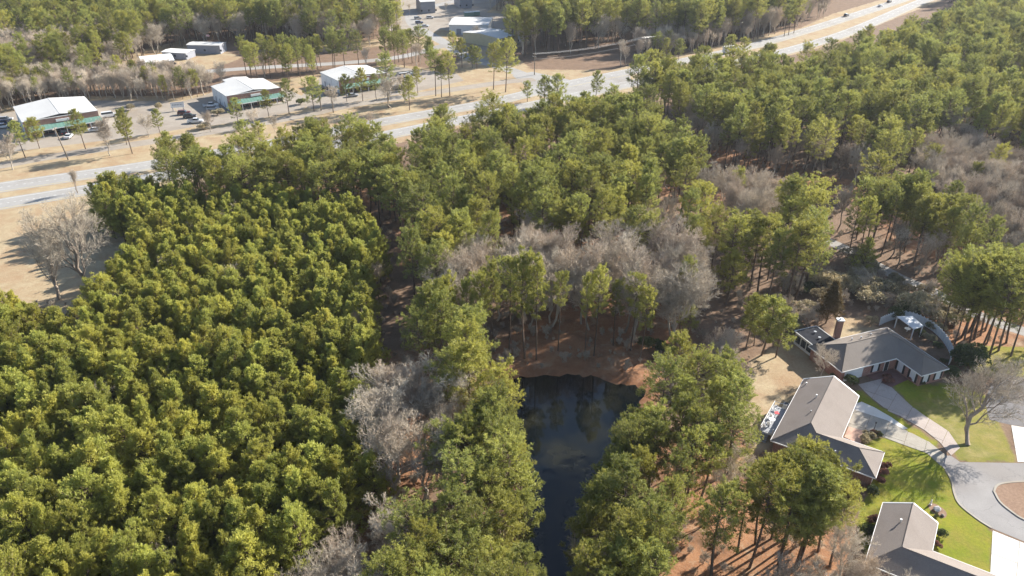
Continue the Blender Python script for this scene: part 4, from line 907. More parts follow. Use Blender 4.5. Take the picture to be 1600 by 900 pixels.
def pine(seed, h, cb, R, nb, tpb, kind, needle=(.42, .075), per=8, mat='needles_tall'):
    r = np.random.default_rng(seed); tr = NP(); cr = NP()
    bend = r.normal(0, .018 * h, 2); zz = np.linspace(0, h * .985, 9); tt = zz / h
    ax = np.stack([bend[0] * np.sin(tt * 2.2) + 0 * tt, bend[1] * np.sin(tt * 2.6), zz], 1)
    ax[:, :2] -= ax[0, :2]
    rad0 = .0095 * h + .03
    tr.tube(ax, rad0 * (1 - tt) ** .75 + .02, 7)
    axis = lambda z: np.stack([np.interp(z, zz, ax[:, 0]), np.interp(z, zz, ax[:, 1]), z], -1)
    asym = r.uniform(0, 2 * np.pi); P_, D_, T_ = [], [], []
    for k in range(nb):
        t = (k + r.uniform(0, 1)) / nb; t = t ** (.85 if kind == 'young' else .78)
        z = cb + (h - cb) * t * .985; az = k * 2.39996 + r.normal(0, .35)
        if kind == 'young': ln = R * ((1 - t) ** .5 * .92 + .10) * r.uniform(.5, 1.3) * (1 + .2 * math.cos(az - asym)); el = .25 + .95 * t + r.normal(0, .12)
        elif kind == 'open': ln = R * ((1 - t) ** .6 * .9 + .12) * (.55 + .45 * min(1, t * 4)) * r.uniform(.55, 1.25); el = .05 + .6 * t + r.normal(0, .1)
        elif kind == 'cedar': ln = R * ((1 - t) ** .8 * .95 + .06) * r.uniform(.85, 1.1); el = .5 + .5 * t
        else: ln = R * ((t + .10) ** .45 * (1 - t) ** .5 * 1.5 + .10) * r.uniform(.62, 1.22) * (1 + .22 * math.cos(az - asym)); el = -.05 + .85 * t ** 1.3 + r.normal(0, .1)
        d = np.array([math.cos(az) * math.cos(el), math.sin(az) * math.cos(el), math.sin(el)])
        p0 = axis(np.array([z]))[0]; s_ = np.linspace(0, 1, 4); up = np.array([0, 0, .22 * ln])
        pts = p0 + d * ln * s_[:, None] + up * (s_[:, None] ** 2) + r.normal(0, .04 * ln, (4, 3)) * s_[:, None]
        tr.tube(pts, (.018 * ln + .012) * (1 - s_ * .8), 3)
        m_ = max(3, int(tpb * (ln / R) ** 1.1 + r.uniform(0, 2)))
        sp_ = r.uniform(.30, 1.0, m_) ** .7; cen = np.stack([np.interp(sp_, s_, pts[:, i]) for i in range(3)], 1)
        lat = unit(np.cross(d, [0, 0, 1.])); sw = ln * .34 * (1.15 - sp_)
        cen = cen + lat * (r.normal(0, 1, m_) * sw)[:, None] + np.array([0, 0, 1.]) * (r.normal(.10, .13, m_) * ln * .5)[:, None]
        P_.append(cen); D_.append(np.tile(d * .55 + np.array([0, 0, .75 if kind == 'young' else .6]), (m_, 1)))
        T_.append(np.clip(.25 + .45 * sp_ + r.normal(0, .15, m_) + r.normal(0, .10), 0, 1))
    m_ = tpb * 2; zc = r.uniform(h * .93, h * 1.0, m_); P_.append(axis(zc) + r.normal(0, .18, (m_, 3))); D_.append(np.tile([0, 0, 1.], (m_, 1))); T_.append(r.uniform(.5, 1, m_))
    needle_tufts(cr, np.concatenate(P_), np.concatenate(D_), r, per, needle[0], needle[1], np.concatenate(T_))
    if kind == 'tall':                                               # dead stubs on the bare stem
        for k in range(6):
            z = r.uniform(.35 * cb, cb); az = r.uniform(0, 6.28); ln = r.uniform(.4, 1.3); p0 = axis(np.array([z]))[0]
            tr.tube(np.array([p0, p0 + np.array([math.cos(az), math.sin(az), .1]) * ln]), [.03, .012], 3)
    return tr.mesh('pine_trunk_mesh', M['bark_pine'], True), cr.mesh('pine_crown_mesh', M[mat]), h, (tr, cr, M['bark_pine'], M[mat])
def bare(seed, h, spread, lvl=(6, 6, 6, 6), fork=.28, up=.55, mat='twig_grey', twigs=5, tw=.024, girth=.014, bark='bark_grey'):
    r = np.random.default_rng(seed); tr = NP(); cr = NP(); ends = []
    def grow(p0, d, ln, rad, level):
        n = 5 if level < 2 else 4; s_ = np.linspace(0, 1, n); d = d / np.linalg.norm(d)
        wob = np.cumsum(r.normal(0, .055 * ln, (n, 3)), 0); wob[0] = 0
        pts = p0 + d * ln * s_[:, None] + wob + np.array([0, 0, 1.]) * (.14 * ln * s_ ** 2)[:, None] * (0 if level == 0 else 1)
        rad = max(rad, (.05, .06, .05, .04, .026, .02)[level])
        (tr if level < 4 else cr).tube(pts, rad * (1 - s_ * (.45 if level == 0 else .72)), 7 if level == 0 else (5 if level == 1 else 3))
        if level >= len(lvl): ends.append((pts, ln)); return
        c = lvl[level]
        for k in range(c):
            s0 = (fork + (1 - fork) * (k + r.uniform(.2, 1)) / c) if level == 0 else (.25 + .75 * (k + r.uniform(.1, 1)) / c)
            s0 = min(s0, 1.0); pp = np.array([np.interp(s0, s_, pts[:, i]) for i in range(3)])
            az = k * 2.4 + r.uniform(-.5, .5) + level * 1.3
            side = unit(np.cross(d, [.3, .5, .8])); s2 = np.cross(d, side); o = side * math.cos(az) + s2 * math.sin(az)
            ang = r.uniform(.3, .85) * spread if level == 0 else r.uniform(.35, .8)
            nd_ = d * math.cos(ang) + o * math.sin(ang) + np.array([0, 0, .18 * up])
            l2 = (ln * r.uniform(.40, .60) * (1.2 - .4 * s0)) if level else min((h - pp[2]) * r.uniform(.62, .85) / max(.7, nd_[2] / np.linalg.norm(nd_)), h * .42)
            grow(pp, nd_, l2, rad * (1 - s0 * .55) * r.uniform(.46, .66), level + 1)
    lean = np.array([r.normal(0, .05), r.normal(0, .05), 1.0])
    grow(np.zeros(3), lean, h * .62, girth * h + .05, 0)
    A, B, C, TT = [], [], [], []
    for pts, ln in ends:
        m_ = twigs; s0 = r.uniform(.15, 1, m_); pp = np.stack([np.interp(s0, np.linspace(0, 1, len(pts)), pts[:, i]) for i in range(3)], 1)
        d0 = unit(pts[-1] - pts[0]); d = unit(d0 + r.normal(0, .55, (m_, 3)) + np.array([0, 0, .25])); L = (ln * r.uniform(.45, .95, m_))[:, None] + .15
        sd = unit(np.cross(d, r.normal(0, 1, (m_, 3)))) * tw
        A.append(pp - sd); B.append(pp + sd); C.append(pp + d * L)
    A, B, C = map(np.concatenate, (A, B, C)); cr.tris(A, B, C, np.full(len(A), .5))
    for k in range(2):                                               # finer sprays along the twigs
        s0 = r.uniform(.3, .9, len(A))[:, None]; mid = (A + B) / 2; pp = mid + (C - mid) * s0; d = unit(unit(C - mid) + r.normal(0, .6, A.shape)); L = np.linalg.norm(C - mid, axis=1)[:, None] * r.uniform(.35, .7, (len(A), 1))
        sd = unit(np.cross(d, r.normal(0, 1, A.shape))) * tw * .75
        cr.tris(pp - sd, pp + sd, pp + d * L, np.full(len(A), .5))
    V = np.concatenate(cr.V); hz = V[:, 2].max()
    return tr.mesh('bare_trunk_mesh', M[bark], True), cr.mesh('bare_crown_mesh', M[mat]), hz, (tr, cr, M['bark_grey'], M[mat])
def shrub(seed, h, R, mat, n=420, leaf=.16):
    r = np.random.default_rng(seed); st = NP(); cr = NP()
    for k in range(7):
        az = k * .9 + r.uniform(0, .5); s_ = np.linspace(0, 1, 4)[:, None]
        st.tube(np.array([math.cos(az), math.sin(az), 0]) * R * .7 * s_ + np.array([0, 0, h * .8]) * s_ ** .8, [.05, .04, .03, .015], 4)
    lob = [(r.normal(0, .38, 3) * np.array([R, R, 0]) + np.array([0, 0, h * r.uniform(.45, .62)]), r.uniform(.55, .8)) for _ in range(7)]
    P_, D_ = [], []
    for c_, q_ in lob:
        d = unit(r.normal(0, 1, (n // 7, 3))); d[:, 2] = np.abs(d[:, 2]) * 1.0 - .15
        P_.append(c_ + d * np.array([R * q_ * .75, R * q_ * .75, h * .42]) * r.uniform(.75, 1.0, (len(d), 1))); D_.append(d)
    P_ = np.concatenate(P_); D_ = np.concatenate(D_); P_[:, 2] = np.maximum(P_[:, 2], .08)
    needle_tufts(cr, P_, D_, r, 6, leaf * 1.4, leaf * .4, r.uniform(.1, 1, len(P_)))
    return st.mesh('shrub_stem_mesh', M['bark_grey'], True), cr.mesh('shrub_leaf_mesh', M[mat]), h, None

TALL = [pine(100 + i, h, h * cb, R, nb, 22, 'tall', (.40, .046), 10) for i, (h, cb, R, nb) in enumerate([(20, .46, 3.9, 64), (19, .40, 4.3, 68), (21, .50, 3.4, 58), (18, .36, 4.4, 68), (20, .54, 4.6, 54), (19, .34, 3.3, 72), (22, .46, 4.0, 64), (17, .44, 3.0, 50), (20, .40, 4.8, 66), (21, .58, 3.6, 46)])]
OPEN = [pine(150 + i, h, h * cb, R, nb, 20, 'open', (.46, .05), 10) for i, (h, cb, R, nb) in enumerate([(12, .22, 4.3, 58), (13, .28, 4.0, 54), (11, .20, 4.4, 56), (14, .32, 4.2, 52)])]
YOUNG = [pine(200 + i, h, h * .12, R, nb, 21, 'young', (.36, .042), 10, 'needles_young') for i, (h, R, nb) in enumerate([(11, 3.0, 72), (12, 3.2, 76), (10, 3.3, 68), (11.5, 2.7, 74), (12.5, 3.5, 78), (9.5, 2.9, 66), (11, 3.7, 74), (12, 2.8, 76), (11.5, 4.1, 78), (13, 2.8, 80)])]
BARE = [bare(300 + i, h, sp_, lv, fk, .6, mt) for i, (h, sp_, lv, fk, mt) in enumerate([(15, .85, (7, 6, 5, 5), .28, 'twig_grey'), (16, .7, (8, 6, 5, 5), .34, 'twig_grey'), (14, .95, (7, 6, 6, 4), .22, 'twig_grey'), (16, .55, (9, 6, 5, 4), .38, 'twig_brown'), (13, .75, (8, 6, 5, 4), .3, 'twig_brown')])]
SLIM = [bare(340 + i, h, .42, (9, 5, 5), .35, .8, mt, 7, .02, .014, 'bark_brown') for i, (h, mt) in enumerate([(15, 'twig_brown'), (13, 'twig_grey'), (16, 'twig_brown')])]
BIG = [bare(370, 15, 1.05, (8, 7, 6, 5), .2, .5, 'twig_grey', 4, .016, .026, 'bark_brown'), bare(371, 16, .8, (8, 7, 6, 5), .16, .7, 'twig_grey', 5, .016, .022, 'bark_brown')]
CEDAR = [pine(400, 9, .5, 3.0, 120, 18, 'cedar', (.34, .06), 8, 'needles_cedar')]
SHRUB = [shrub(420 + i, h, R, mt) for i, (h, R, mt) in enumerate([(2.0, 1.5, 'leaves_dark'), (1.6, 1.3, 'leaves_dry'), (1.0, .8, 'leaves_rust'), (2.6, 2.0, 'leaves_dry'), (1.3, 1.1, 'leaves_dark')])]
BUSH = [bare(440 + i, 3.6, 1.0, (9, 6, 5), .04, .5, mt, 5, .016) for i, mt in enumerate(('twig_grey', 'twig_brown'))]

# ------------------------------------------------------------------ where the trees stand
TREES = []           # dict(kind, var, x, y, h, rot, stand)
def blocked(x, y):
    b = np.zeros(len(x), bool)
    for P_ in NO_TREES + [DRIVE1, DRIVE2, COURT, PAD_R, PAD_B, ASPH, LOT_A, LOT_B, LOT_C, LOT_D]: b |= inside(P_, x, y)
    b |= sdist(POND, x, y) > -.6
    for l, w in ((HW_FAR, 8), (HW_NEAR, 8), (FRONTAGE, 5), (SIDE, 6), (BACKROAD, 5.5), (GRAVEL, 3.2)): b |= linedist(l, x, y) < w
    return b
def stand(name, poly, mix, spacing, hr, jitter=.42, keep=1.0, zf=.88, seed=0):
    """fill a canopy outline (photo points of the crowns) with trees; mix = [(kind, share)]"""
    r = np.random.default_rng(1000 + seed + sum((i + 1) * ord(c_) for i, c_ in enumerate(name))); hm = sum(hr) / 2
    W = GP(poly, hm * zf); x0, y0 = W.min(0) - 3; x1, y1 = W.max(0) + 3
    xs_ = np.arange(x0, x1, spacing); ys_ = np.arange(y0, y1, spacing * .9)
    X, Y = np.meshgrid(xs_, ys_); X = X + (np.arange(len(ys_)) % 2)[:, None] * spacing * .5
    X = (X + r.normal(0, jitter * spacing * .6, X.shape)).ravel(); Y = (Y + r.normal(0, jitter * spacing * .6, Y.shape)).ravel()
    cl = np.sin(X * .13 + 1.7 * np.sin(Y * .071 + 1)) * np.sin(Y * .117 + 1.3 * np.sin(X * .083)); dens = keep * (1 if spacing < 4 or 'bank' in name or 'edge' in name or 'clump' in name else np.clip(.86 + .42 * cl, .4, 1))
    ok = inside(W, X, Y) & (r.uniform(0, 1, len(X)) < dens); ok &= ~blocked(X, Y)
    X, Y = X[ok], Y[ok]; ks = [k for k, _ in mix]; ps = np.array([p_ for _, p_ in mix], float); ps /= ps.sum()
    for x, y in zip(X, Y):
        k = ks[r.choice(len(ks), p=ps)]
        TREES.append(dict(kind=k, x=x, y=y, h=r.uniform(*hr) * (.72 if k in ('bare', 'slim') and ks[0] == 'tall' else 1), rot=r.uniform(0, 6.28), stand=name, v=int(r.integers(0, 99))))
def single(kind, bx, by, ty, name, v=None, rot=None):
    x, y = G(bx, by); kind = 'open' if kind == 'tall' and height_from(bx, by, ty) < 13.5 else kind; TREES.append(dict(kind=kind, x=x, y=y, h=height_from(bx, by, ty), rot=random.uniform(0, 6.28) if rot is None else rot, stand=name, v=random.randrange(99) if v is None else v))
T, Yg, Bk, S = 'tall', 'young', 'bare', 'slim'
stand('plantation', [(-120, 480), (0, 470), (20, 455), (75, 485), (110, 505), (150, 440), (205, 390), (195, 335), (150, 312), (130, 296), (185, 278), (250, 290), (330, 300), (395, 310), (450, 300), (490, 300), (560, 322), (585, 345), (592, 400), (575, 450), (585, 500), (580, 560), (575, 640), (590, 690), (600, 720), (555, 760), (520, 800), (440, 850), (400, 890), (380, 1060), (-160, 1060)], [(Yg, .97), (S, .03)], 2.75, (8.8, 12.8), .55, .96)
stand('the pine row behind the plantation', [(255, 240), (290, 214), (350, 234), (420, 226), (440, 203), (500, 192), (545, 188), (600, 212), (625, 242), (625, 265), (590, 284), (520, 288), (420, 277), (330, 264), (258, 264)], [(T, .92), (S, .08)], 4.6, (15, 18.5))
stand('the centre woods', [(640, 215), (690, 180), (740, 175), (790, 168), (830, 172), (880, 166), (900, 155), (960, 145), (1010, 153), (1050, 177), (1100, 227), (1110, 257), (1050, 277), (1040, 300), (1035, 345), (990, 352), (950, 342), (915, 322), (900, 332), (860, 335), (800, 300), (775, 305), (760, 325), (775, 345), (760, 380), (720, 370), (690, 400), (660, 420), (640, 400), (635, 350), (660, 320), (620, 290), (650, 260), (635, 240)], [(T, .86), (S, .09), (Bk, .05)], 5.3, (15, 20.5))
stand('the plantation edge near the pond', [(640, 440), (665, 430), (690, 445), (670, 485), (705, 490), (740, 510), (770, 560), (795, 610), (790, 650), (765, 640), (735, 590), (690, 530), (650, 505), (615, 490), (620, 450)], [(T, 1)], 4.8, (17, 20))
stand('the west bank of the pond', [(715, 640), (770, 645), (792, 680), (806, 715), (815, 750), (812, 800), (822, 850), (832, 900), (842, 960), (846, 1060), (560, 1060), (600, 900), (625, 850), (645, 805), (695, 790), (710, 730), (700, 690)], [(T, .97), (S, .03)], 4.2, (14, 17))
for x, b, t in [(735, 570, 440), (752, 560, 428), (772, 548, 414), (795, 556, 408), (820, 560, 404), (838, 562, 406), (872, 548, 430), (914, 552, 432), (928, 556, 420), (705, 575, 438), (985, 548, 432), (1000, 560, 450), (958, 540, 442), (1062, 520, 408), (690, 560, 442)]: single(T, x, b, t, 'the grove north of the pond', (7, 9, 27, 7, 19, 17, 2)[len(TREES) % 7])
for x, b, t in [(792, 748, 652), (806, 792, 698), (812, 828, 733), (815, 868, 772), (800, 770, 676), (946, 832, 742), (930, 880, 790), (966, 788, 692), (985, 765, 668), (962, 800, 705), (944, 850, 748), (975, 778, 680), (918, 905, 800), (912, 940, 845), (992, 742, 645), (978, 752, 652), (955, 815, 720), (936, 862, 765)]: single(T, x, b, t, 'the pond shore')
for x, b, t in [(1490, 510, 398), (1480, 502, 408), (1522, 530, 405), (1546, 556, 420), (1560, 548, 405), (1508, 522, 402), (1535, 542, 412), (1518, 516, 398), (1532, 524, 402), (1506, 534, 412), (1502, 528, 410), (1514, 540, 418)]: single(T, x, b, t, 'the tall pines right of the brick house', (8, 1, 3, 18, 11)[len(TREES) % 5])
for x, b, t in [(1180, 850, 724), (1205, 842, 706), (1232, 838, 700), (1256, 846, 710), (1278, 862, 730), (1296, 885, 762), (1152, 865, 746), (1215, 882, 746), (1246, 888, 756)]: single(T, x, b, t, 'the clump below the deck house')
single(T, 1073, 532, 478, 'the clearing beside the bare trees', 3); single(T, 1134, 475, 395, 'the clearing beside the bare trees', 5)
stand('the east bank of the pond', [(1030, 575), (1060, 548), (1095, 538), (1135, 553), (1160, 600), (1170, 650), (1172, 685), (1140, 690), (1110, 690), (1085, 720), (1075, 770), (1060, 800), (1050, 850), (1035, 900), (1035, 1020), (900, 1040), (908, 900), (915, 820), (935, 770), (955, 730), (975, 690), (1005, 650), (1018, 615)], [(T, .98), (S, .02)], 4.7, (14.5, 18))
stand('the clump below the deck house', [(1125, 775), (1160, 745), (1195, 718), (1235, 702), (1268, 718), (1300, 758), (1318, 800), (1290, 814), (1230, 785), (1170, 785), (1130, 805)], [(T, 1)], 3.7, (16, 19.5))
for x, b, t in [(1165, 545, 462), (1190, 555, 466), (1212, 558, 482), (1178, 540, 470)]: single(T, x, b, t, 'the shrubby slope left of the brick house')
stand('the northeast woods', [(990, 110), (1030, 95), (1080, 95), (1150, 92), (1230, 82), (1300, 78), (1350, 60), (1400, 36), (1450, 27), (1520, 8), (1600, -20), (1780, -20), (1780, 205), (1600, 195), (1540, 185), (1450, 190), (1420, 215), (1380, 222), (1330, 215), (1280, 212), (1230, 208), (1180, 208), (1130, 192), (1095, 170), (1060, 145), (1010, 120)], [(T, .78), (S, .13), (Bk, .09)], 5.5, (14.5, 20.5))
stand('the middle right woods', [(1055, 337), (1100, 308), (1140, 332), (1200, 337), (1240, 302), (1265, 288), (1290, 302), (1312, 332), (1325, 372), (1275, 396), (1225, 390), (1180, 376), (1115, 372)], [(T, .84), (S, .16)], 5.2, (15, 20))
stand('the open woods above the gravel track', [(1325, 275), (1380, 258), (1440, 282), (1500, 300), (1550, 345), (1555, 376), (1500, 366), (1400, 342), (1340, 322)], [(T, .72), (S, .28)], 4.3, (15, 19))
stand('the tall pines right of the brick house', [(1480, 420), (1500, 412), (1560, 416), (1600, 412), (1720, 416), (1720, 475), (1600, 465), (1540, 455), (1500, 440)], [(T, 1)], 5.4, (14, 16.5))
stand('the woods north of the highway', [(805, 30), (850, 24), (900, 26), (960, 12), (1040, 16), (1090, 24), (1230, 0), (1320, -50), (1320, -75), (740, -75), (785, 0)], [(T, .66), (S, .24), (Bk, .1)], 5.4, (20, 24))
stand('the far northwest woods', [(-120, -60), (640, -60), (625, 15), (560, 22), (480, 25), (400, 15), (330, 15), (240, 22), (220, 42), (150, 32), (0, 42), (-120, 45)], [(T, .5), (Bk, .5)], 5.6, (17, 22))
stand('the far northeast woods', [(1480, -75), (1780, -75), (1780, -20), (1600, -20), (1520, 5), (1500, -10)], [(T, .7), (S, .3)], 6.0, (16, 20))
stand('the pines behind the back road', [(-120, 75), (0, 70), (50, 66), (100, 50), (190, 46), (236, 62), (200, 68), (60, 92), (0, 102), (-120, 110)], [(T, .55), (Bk, .45)], 5.0, (14, 18))
stand('the tree row behind the white roofs', [(365, 70), (440, 62), (500, 57), (560, 47), (640, 42), (668, 57), (688, 77), (600, 82), (500, 80), (380, 84)], [(T, .8), (S, .2)], 5.6, (13, 17), keep=.85)
# bare woods
stand('the bare woods north of the pond', [(675, 412), (720, 374), (770, 384), (850, 356), (900, 374), (960, 364), (1000, 369), (1050, 350), (1085, 384), (1090, 425), (1060, 445), (1010, 440), (960, 420), (900, 412), (760, 412), (700, 442)], [(Bk, .95), (S, .05)], 4.1, (15, 19.5))
stand('the bare strip west of the pond', [(600, 580), (640, 548), (690, 548), (710, 595), (720, 640), (690, 720), (640, 745), (590, 700), (572, 640)], [(Bk, 1)], 4.6, (14, 18))
stand('the bare strip at the bottom', [(540, 795), (580, 765), (640, 755), (680, 765), (640, 800), (600, 840), (590, 900), (560, 1000), (400, 1000), (430, 885), (500, 835)], [(Bk, 1)], 5.0, (10.5, 13.5))
stand('the bare thicket beside the back yard', [(1110, 505), (1150, 512), (1165, 560), (1180, 600), (1172, 625), (1130, 565), (1100, 535)], [(Bk, .6), (S, .4)], 3.6, (5.5, 8))
stand('the bare thicket beside the lowest house', [(1200, 880), (1290, 855), (1340, 845), (1390, 855), (1410, 880), (1400, 1000), (1200, 1000)], [(Bk, 1)], 3.6, (8, 11))
stand('the grey bare woods at the right edge', [(1440, 215), (1540, 205), (1600, 235), (1780, 240), (1780, 375), (1590, 372), (1540, 332), (1500, 300), (1460, 265), (1440, 240)], [(Bk, .55), (S, .4), (T, .05)], 4.6, (11, 15))
stand('the bare clump in the middle right woods', [(1120, 262), (1160, 252), (1210, 265), (1240, 303), (1200, 322), (1150, 312), (1110, 294)], [(Bk, .9), (T, .1)], 5.5, (13, 16))
stand('the bare roadside strip', [(950, 84), (1050, 74), (1150, 54), (1240, 34), (1300, 0), (1250, -20), (1100, 30), (1000, 47)], [(S, .65), (Bk, .25), (T, .1)], 4.6, (9, 14))
stand('the far northwest bare clump', [(-120, 40), (60, 34), (125, 48), (60, 72), (0, 80), (-120, 85)], [(Bk, 1)], 6.0, (12, 16))
stand('the bare far woods at the top', [(380, 12), (600, -10), (612, 14), (470, 24)], [(Bk, .7), (S, .3)], 5.5, (13, 17))
stand('the thin belt behind the leftmost building', [(-120, 122), (0, 112), (100, 97), (190, 97), (350, 100), (340, 128), (200, 128), (60, 140), (-120, 155)], [(S, .66), (T, .18), (Bk, .16)], 3.3, (9, 13), keep=.9)
# single trees along the frontage road, in the field and in the gardens
for k, x, b, t in [(T, 40, 247, 190), (Bk, 20, 265, 207), (T, 134, 233, 172), (T, 207, 240, 172), (Bk, 172, 243, 180), (T, 198, 226, 178), (T, 421, 185, 141), (T, 452, 178, 124), (T, 491, 174, 122), (T, 542, 159, 118), (T, 567, 158, 108), (T, 607, 168, 86), (Bk, 612, 170, 110), (T, 653, 146, 105), (T, 681, 150, 82), (T, 690, 152, 95), (T, 703, 150, 84), (T, 771, 140, 70), (T, 790, 144, 66), (T, 710, 102, 52), (T, 722, 106, 60), (T, 738, 106, 72), (T, 745, 108, 74), (T, 672, 110, 66),
                   (Bk, 745, 62, 38), (S, 640, 24, 4), (S, 697, 24, 2), (T, 824, 159, 128), (T, 870, 165, 118), (T, 850, 168, 120), (T, 930, 158, 112), (T, 385, 238, 190), (T, 410, 240, 192), (T, 270, 262, 208), (T, 1038, 96, 60), (T, 1060, 94, 62), (T, 1138, 96, 56), (T, 1160, 95, 60), (T, 1232, 55, 2), (T, 1240, 52, 0), (T, 1225, 57, 10), (T, 62, 232, 186), (Bk, 232, 214, 176), (T, 250, 208, 172), (Bk, 330, 206, 172), (T, 372, 192, 155), (Bk, 400, 200, 166), (Bk, 520, 168, 132), (T, 588, 156, 116), (Bk, 632, 162, 112), (T, 640, 172, 120), (S, 122, 302, 262), (Bk, 430, 206, 178), (Bk, 470, 232, 196), (S, 545, 215, 180), (S, 560, 214, 176), (S, 580, 206, 172), (T, 1290, 505, 440), (T, 1345, 430, 376)]:
    single(k, x, b, t, 'the frontage road')
TREES[-2]['kind'] = 'cedar'; TREES[-1]['kind'] = 'young'; TREES[-1]['stand'] = 'the shrubs beside the gravel track'
for (kind, x, b, t, v, rot) in [('big', 92, 468, 330, 1, 2.0), ('big', 150, 456, 304, 0, 1.0), ('big', 1512, 695, 566, 0, 0.3), ('big', 1612, 795, 690, 1, .5), ('bare', 1283, 592, 540, 2, 0), ('bare', 1130, 800, 690, 0, 0), ('slim', 122, 300, 268, 0, 0)]: single(kind, x, b, t, 'yard', v, rot)

# ------------------------------------------------------------------ plant the trees
POOL = {'open': OPEN, 'brush': BUSH, 'tall': TALL, 'young': YOUNG, 'bare': BARE, 'slim': SLIM, 'big': BIG, 'cedar': CEDAR}
NAME = {'open': 'pine_tree', 'tall': 'pine_tree', 'young': 'young_pine', 'bare': 'bare_tree', 'slim': 'slender_bare_tree', 'big': 'spreading_bare_tree', 'cedar': 'cedar_tree'}
KIND = {'open': 'pine', 'tall': 'pine', 'young': 'young', 'bare': 'bare', 'slim': 'bare', 'big': 'own', 'cedar': 'own', 'brush': 'brush'}
LOOK = {'open': 'full crowned pine', 'tall': 'tall pine', 'young': 'young pine', 'bare': 'leafless tree', 'slim': 'slender tree'}
PREP = lambda s: s if s.split()[0] in ('the',) else 'the ' + s
def ordw(n): return f"{n}{'th' if 10 <= n % 100 <= 20 else {1: 'st', 2: 'nd', 3: 'rd'}.get(n % 10, 'th')}"
for t in TREES:
    px, py = PR(t['x'], t['y'], t['h'] * .75); t['px'], t['py'] = px, py
    t['d'] = t['y'] * CT - (t['h'] * .6 - CAM_H) * ST
    t['seen'] = -25 < px < 1625 and -20 < py < 950
own, rest = [], []
for kk in ('pine', 'young', 'bare', 'own'):
    L_ = sorted([t for t in TREES if KIND[t['kind']] == kk], key=lambda t: (not t['seen'], t['d']))
    n_seen = sum(t['seen'] for t in L_); n = min(n_seen, 300)
    own += L_[:n]; rest += L_[n:]
# labels: rows counted from the front of each stand, places counted from the left
groups = {}
for t in own: groups.setdefault((t['stand'], t['kind']), []).append(t)
ROWW = 'front second third fourth fifth sixth seventh eighth ninth tenth eleventh twelfth thirteenth fourteenth fifteenth sixteenth seventeenth eighteenth nineteenth twentieth'.split()
for (st, k), L_ in groups.items():
    if k == 'big':
        for t, lb in zip(sorted(L_, key=lambda t: t['px']), ['large leafless tree farther left in the dry field by the highway', 'large bushy leafless tree in the dry field nearest the plantation', 'large spreading leafless tree on the lawn beside the turning circle', 'leafless tree on the planted island of the turning circle']): t['label'] = lb
        continue
    if k == 'cedar': L_[0]['label'] = 'russet green conical cedar behind the brick house'; continue
    if st == 'yard':
        for t in L_: t['label'] = ('small leafless tree beside the garage of the brick house' if t['px'] > 1250 else 'leafless tree between the pond pines and the ranch house' if t['px'] > 1000 else 'thin leafless sapling beside the highway at the plantation tip')
        continue
    L_.sort(key=lambda t: -t['py']); n = len(L_); nr = max(1, round(math.sqrt(n / 2.2))); per = math.ceil(n / nr)
    for r0 in range(0, n, per):
        row = sorted(L_[r0:r0 + per], key=lambda t: t['px'])
        for i, t in enumerate(row):
            w = LOOK[k] + (' along ' if st == 'the frontage road' else ' in ' if 'bank' not in st and 'shore' not in st and 'beside' not in st[:9] else ' on ') + PREP(st)
            if n == 1: t['label'] = w
            elif n <= per: t['label'] = f"{w}, {ordw(i + 1)} from left"
            else: t['label'] = f"{w}, {ordw(i + 1)} from left, {ROWW[r0 // per]} row"
GRP = {'open': 'tall pines', 'tall': 'tall pines', 'young': 'young pines of the plantation', 'bare': 'leafless trees', 'slim': 'thin leafless trees', 'big': 'large leafless trees', 'cedar': None}
for t in own:
    pool = POOL[t['kind']]; tm, cm, hh, _ = pool[t['v'] % len(pool)]; s_ = t['h'] / hh
    o = empty(NAME[t['kind']], (t['x'], t['y'], -.03), t['rot']); wd = 1.0 + ((t['v'] * 37) % 17 - 8) * .024
    wd *= .74 if t['stand'] == 'the grove north of the pond' else 1.15 if t['kind'] == 'tall' and t['h'] < 15 else 1.25 if t['kind'] == 'big' and t['px'] > 1400 else 1.0
    o.scale = (s_ * wd, s_ * wd, s_)
    if t['kind'] == 'big' and t['px'] > 1400: o.rotation_euler = (0.0, .32, 0.0)
    tag(o, t['label'], 'tree', GRP[t['kind']]); link('trunk', tm, o); link('crown', cm, o)

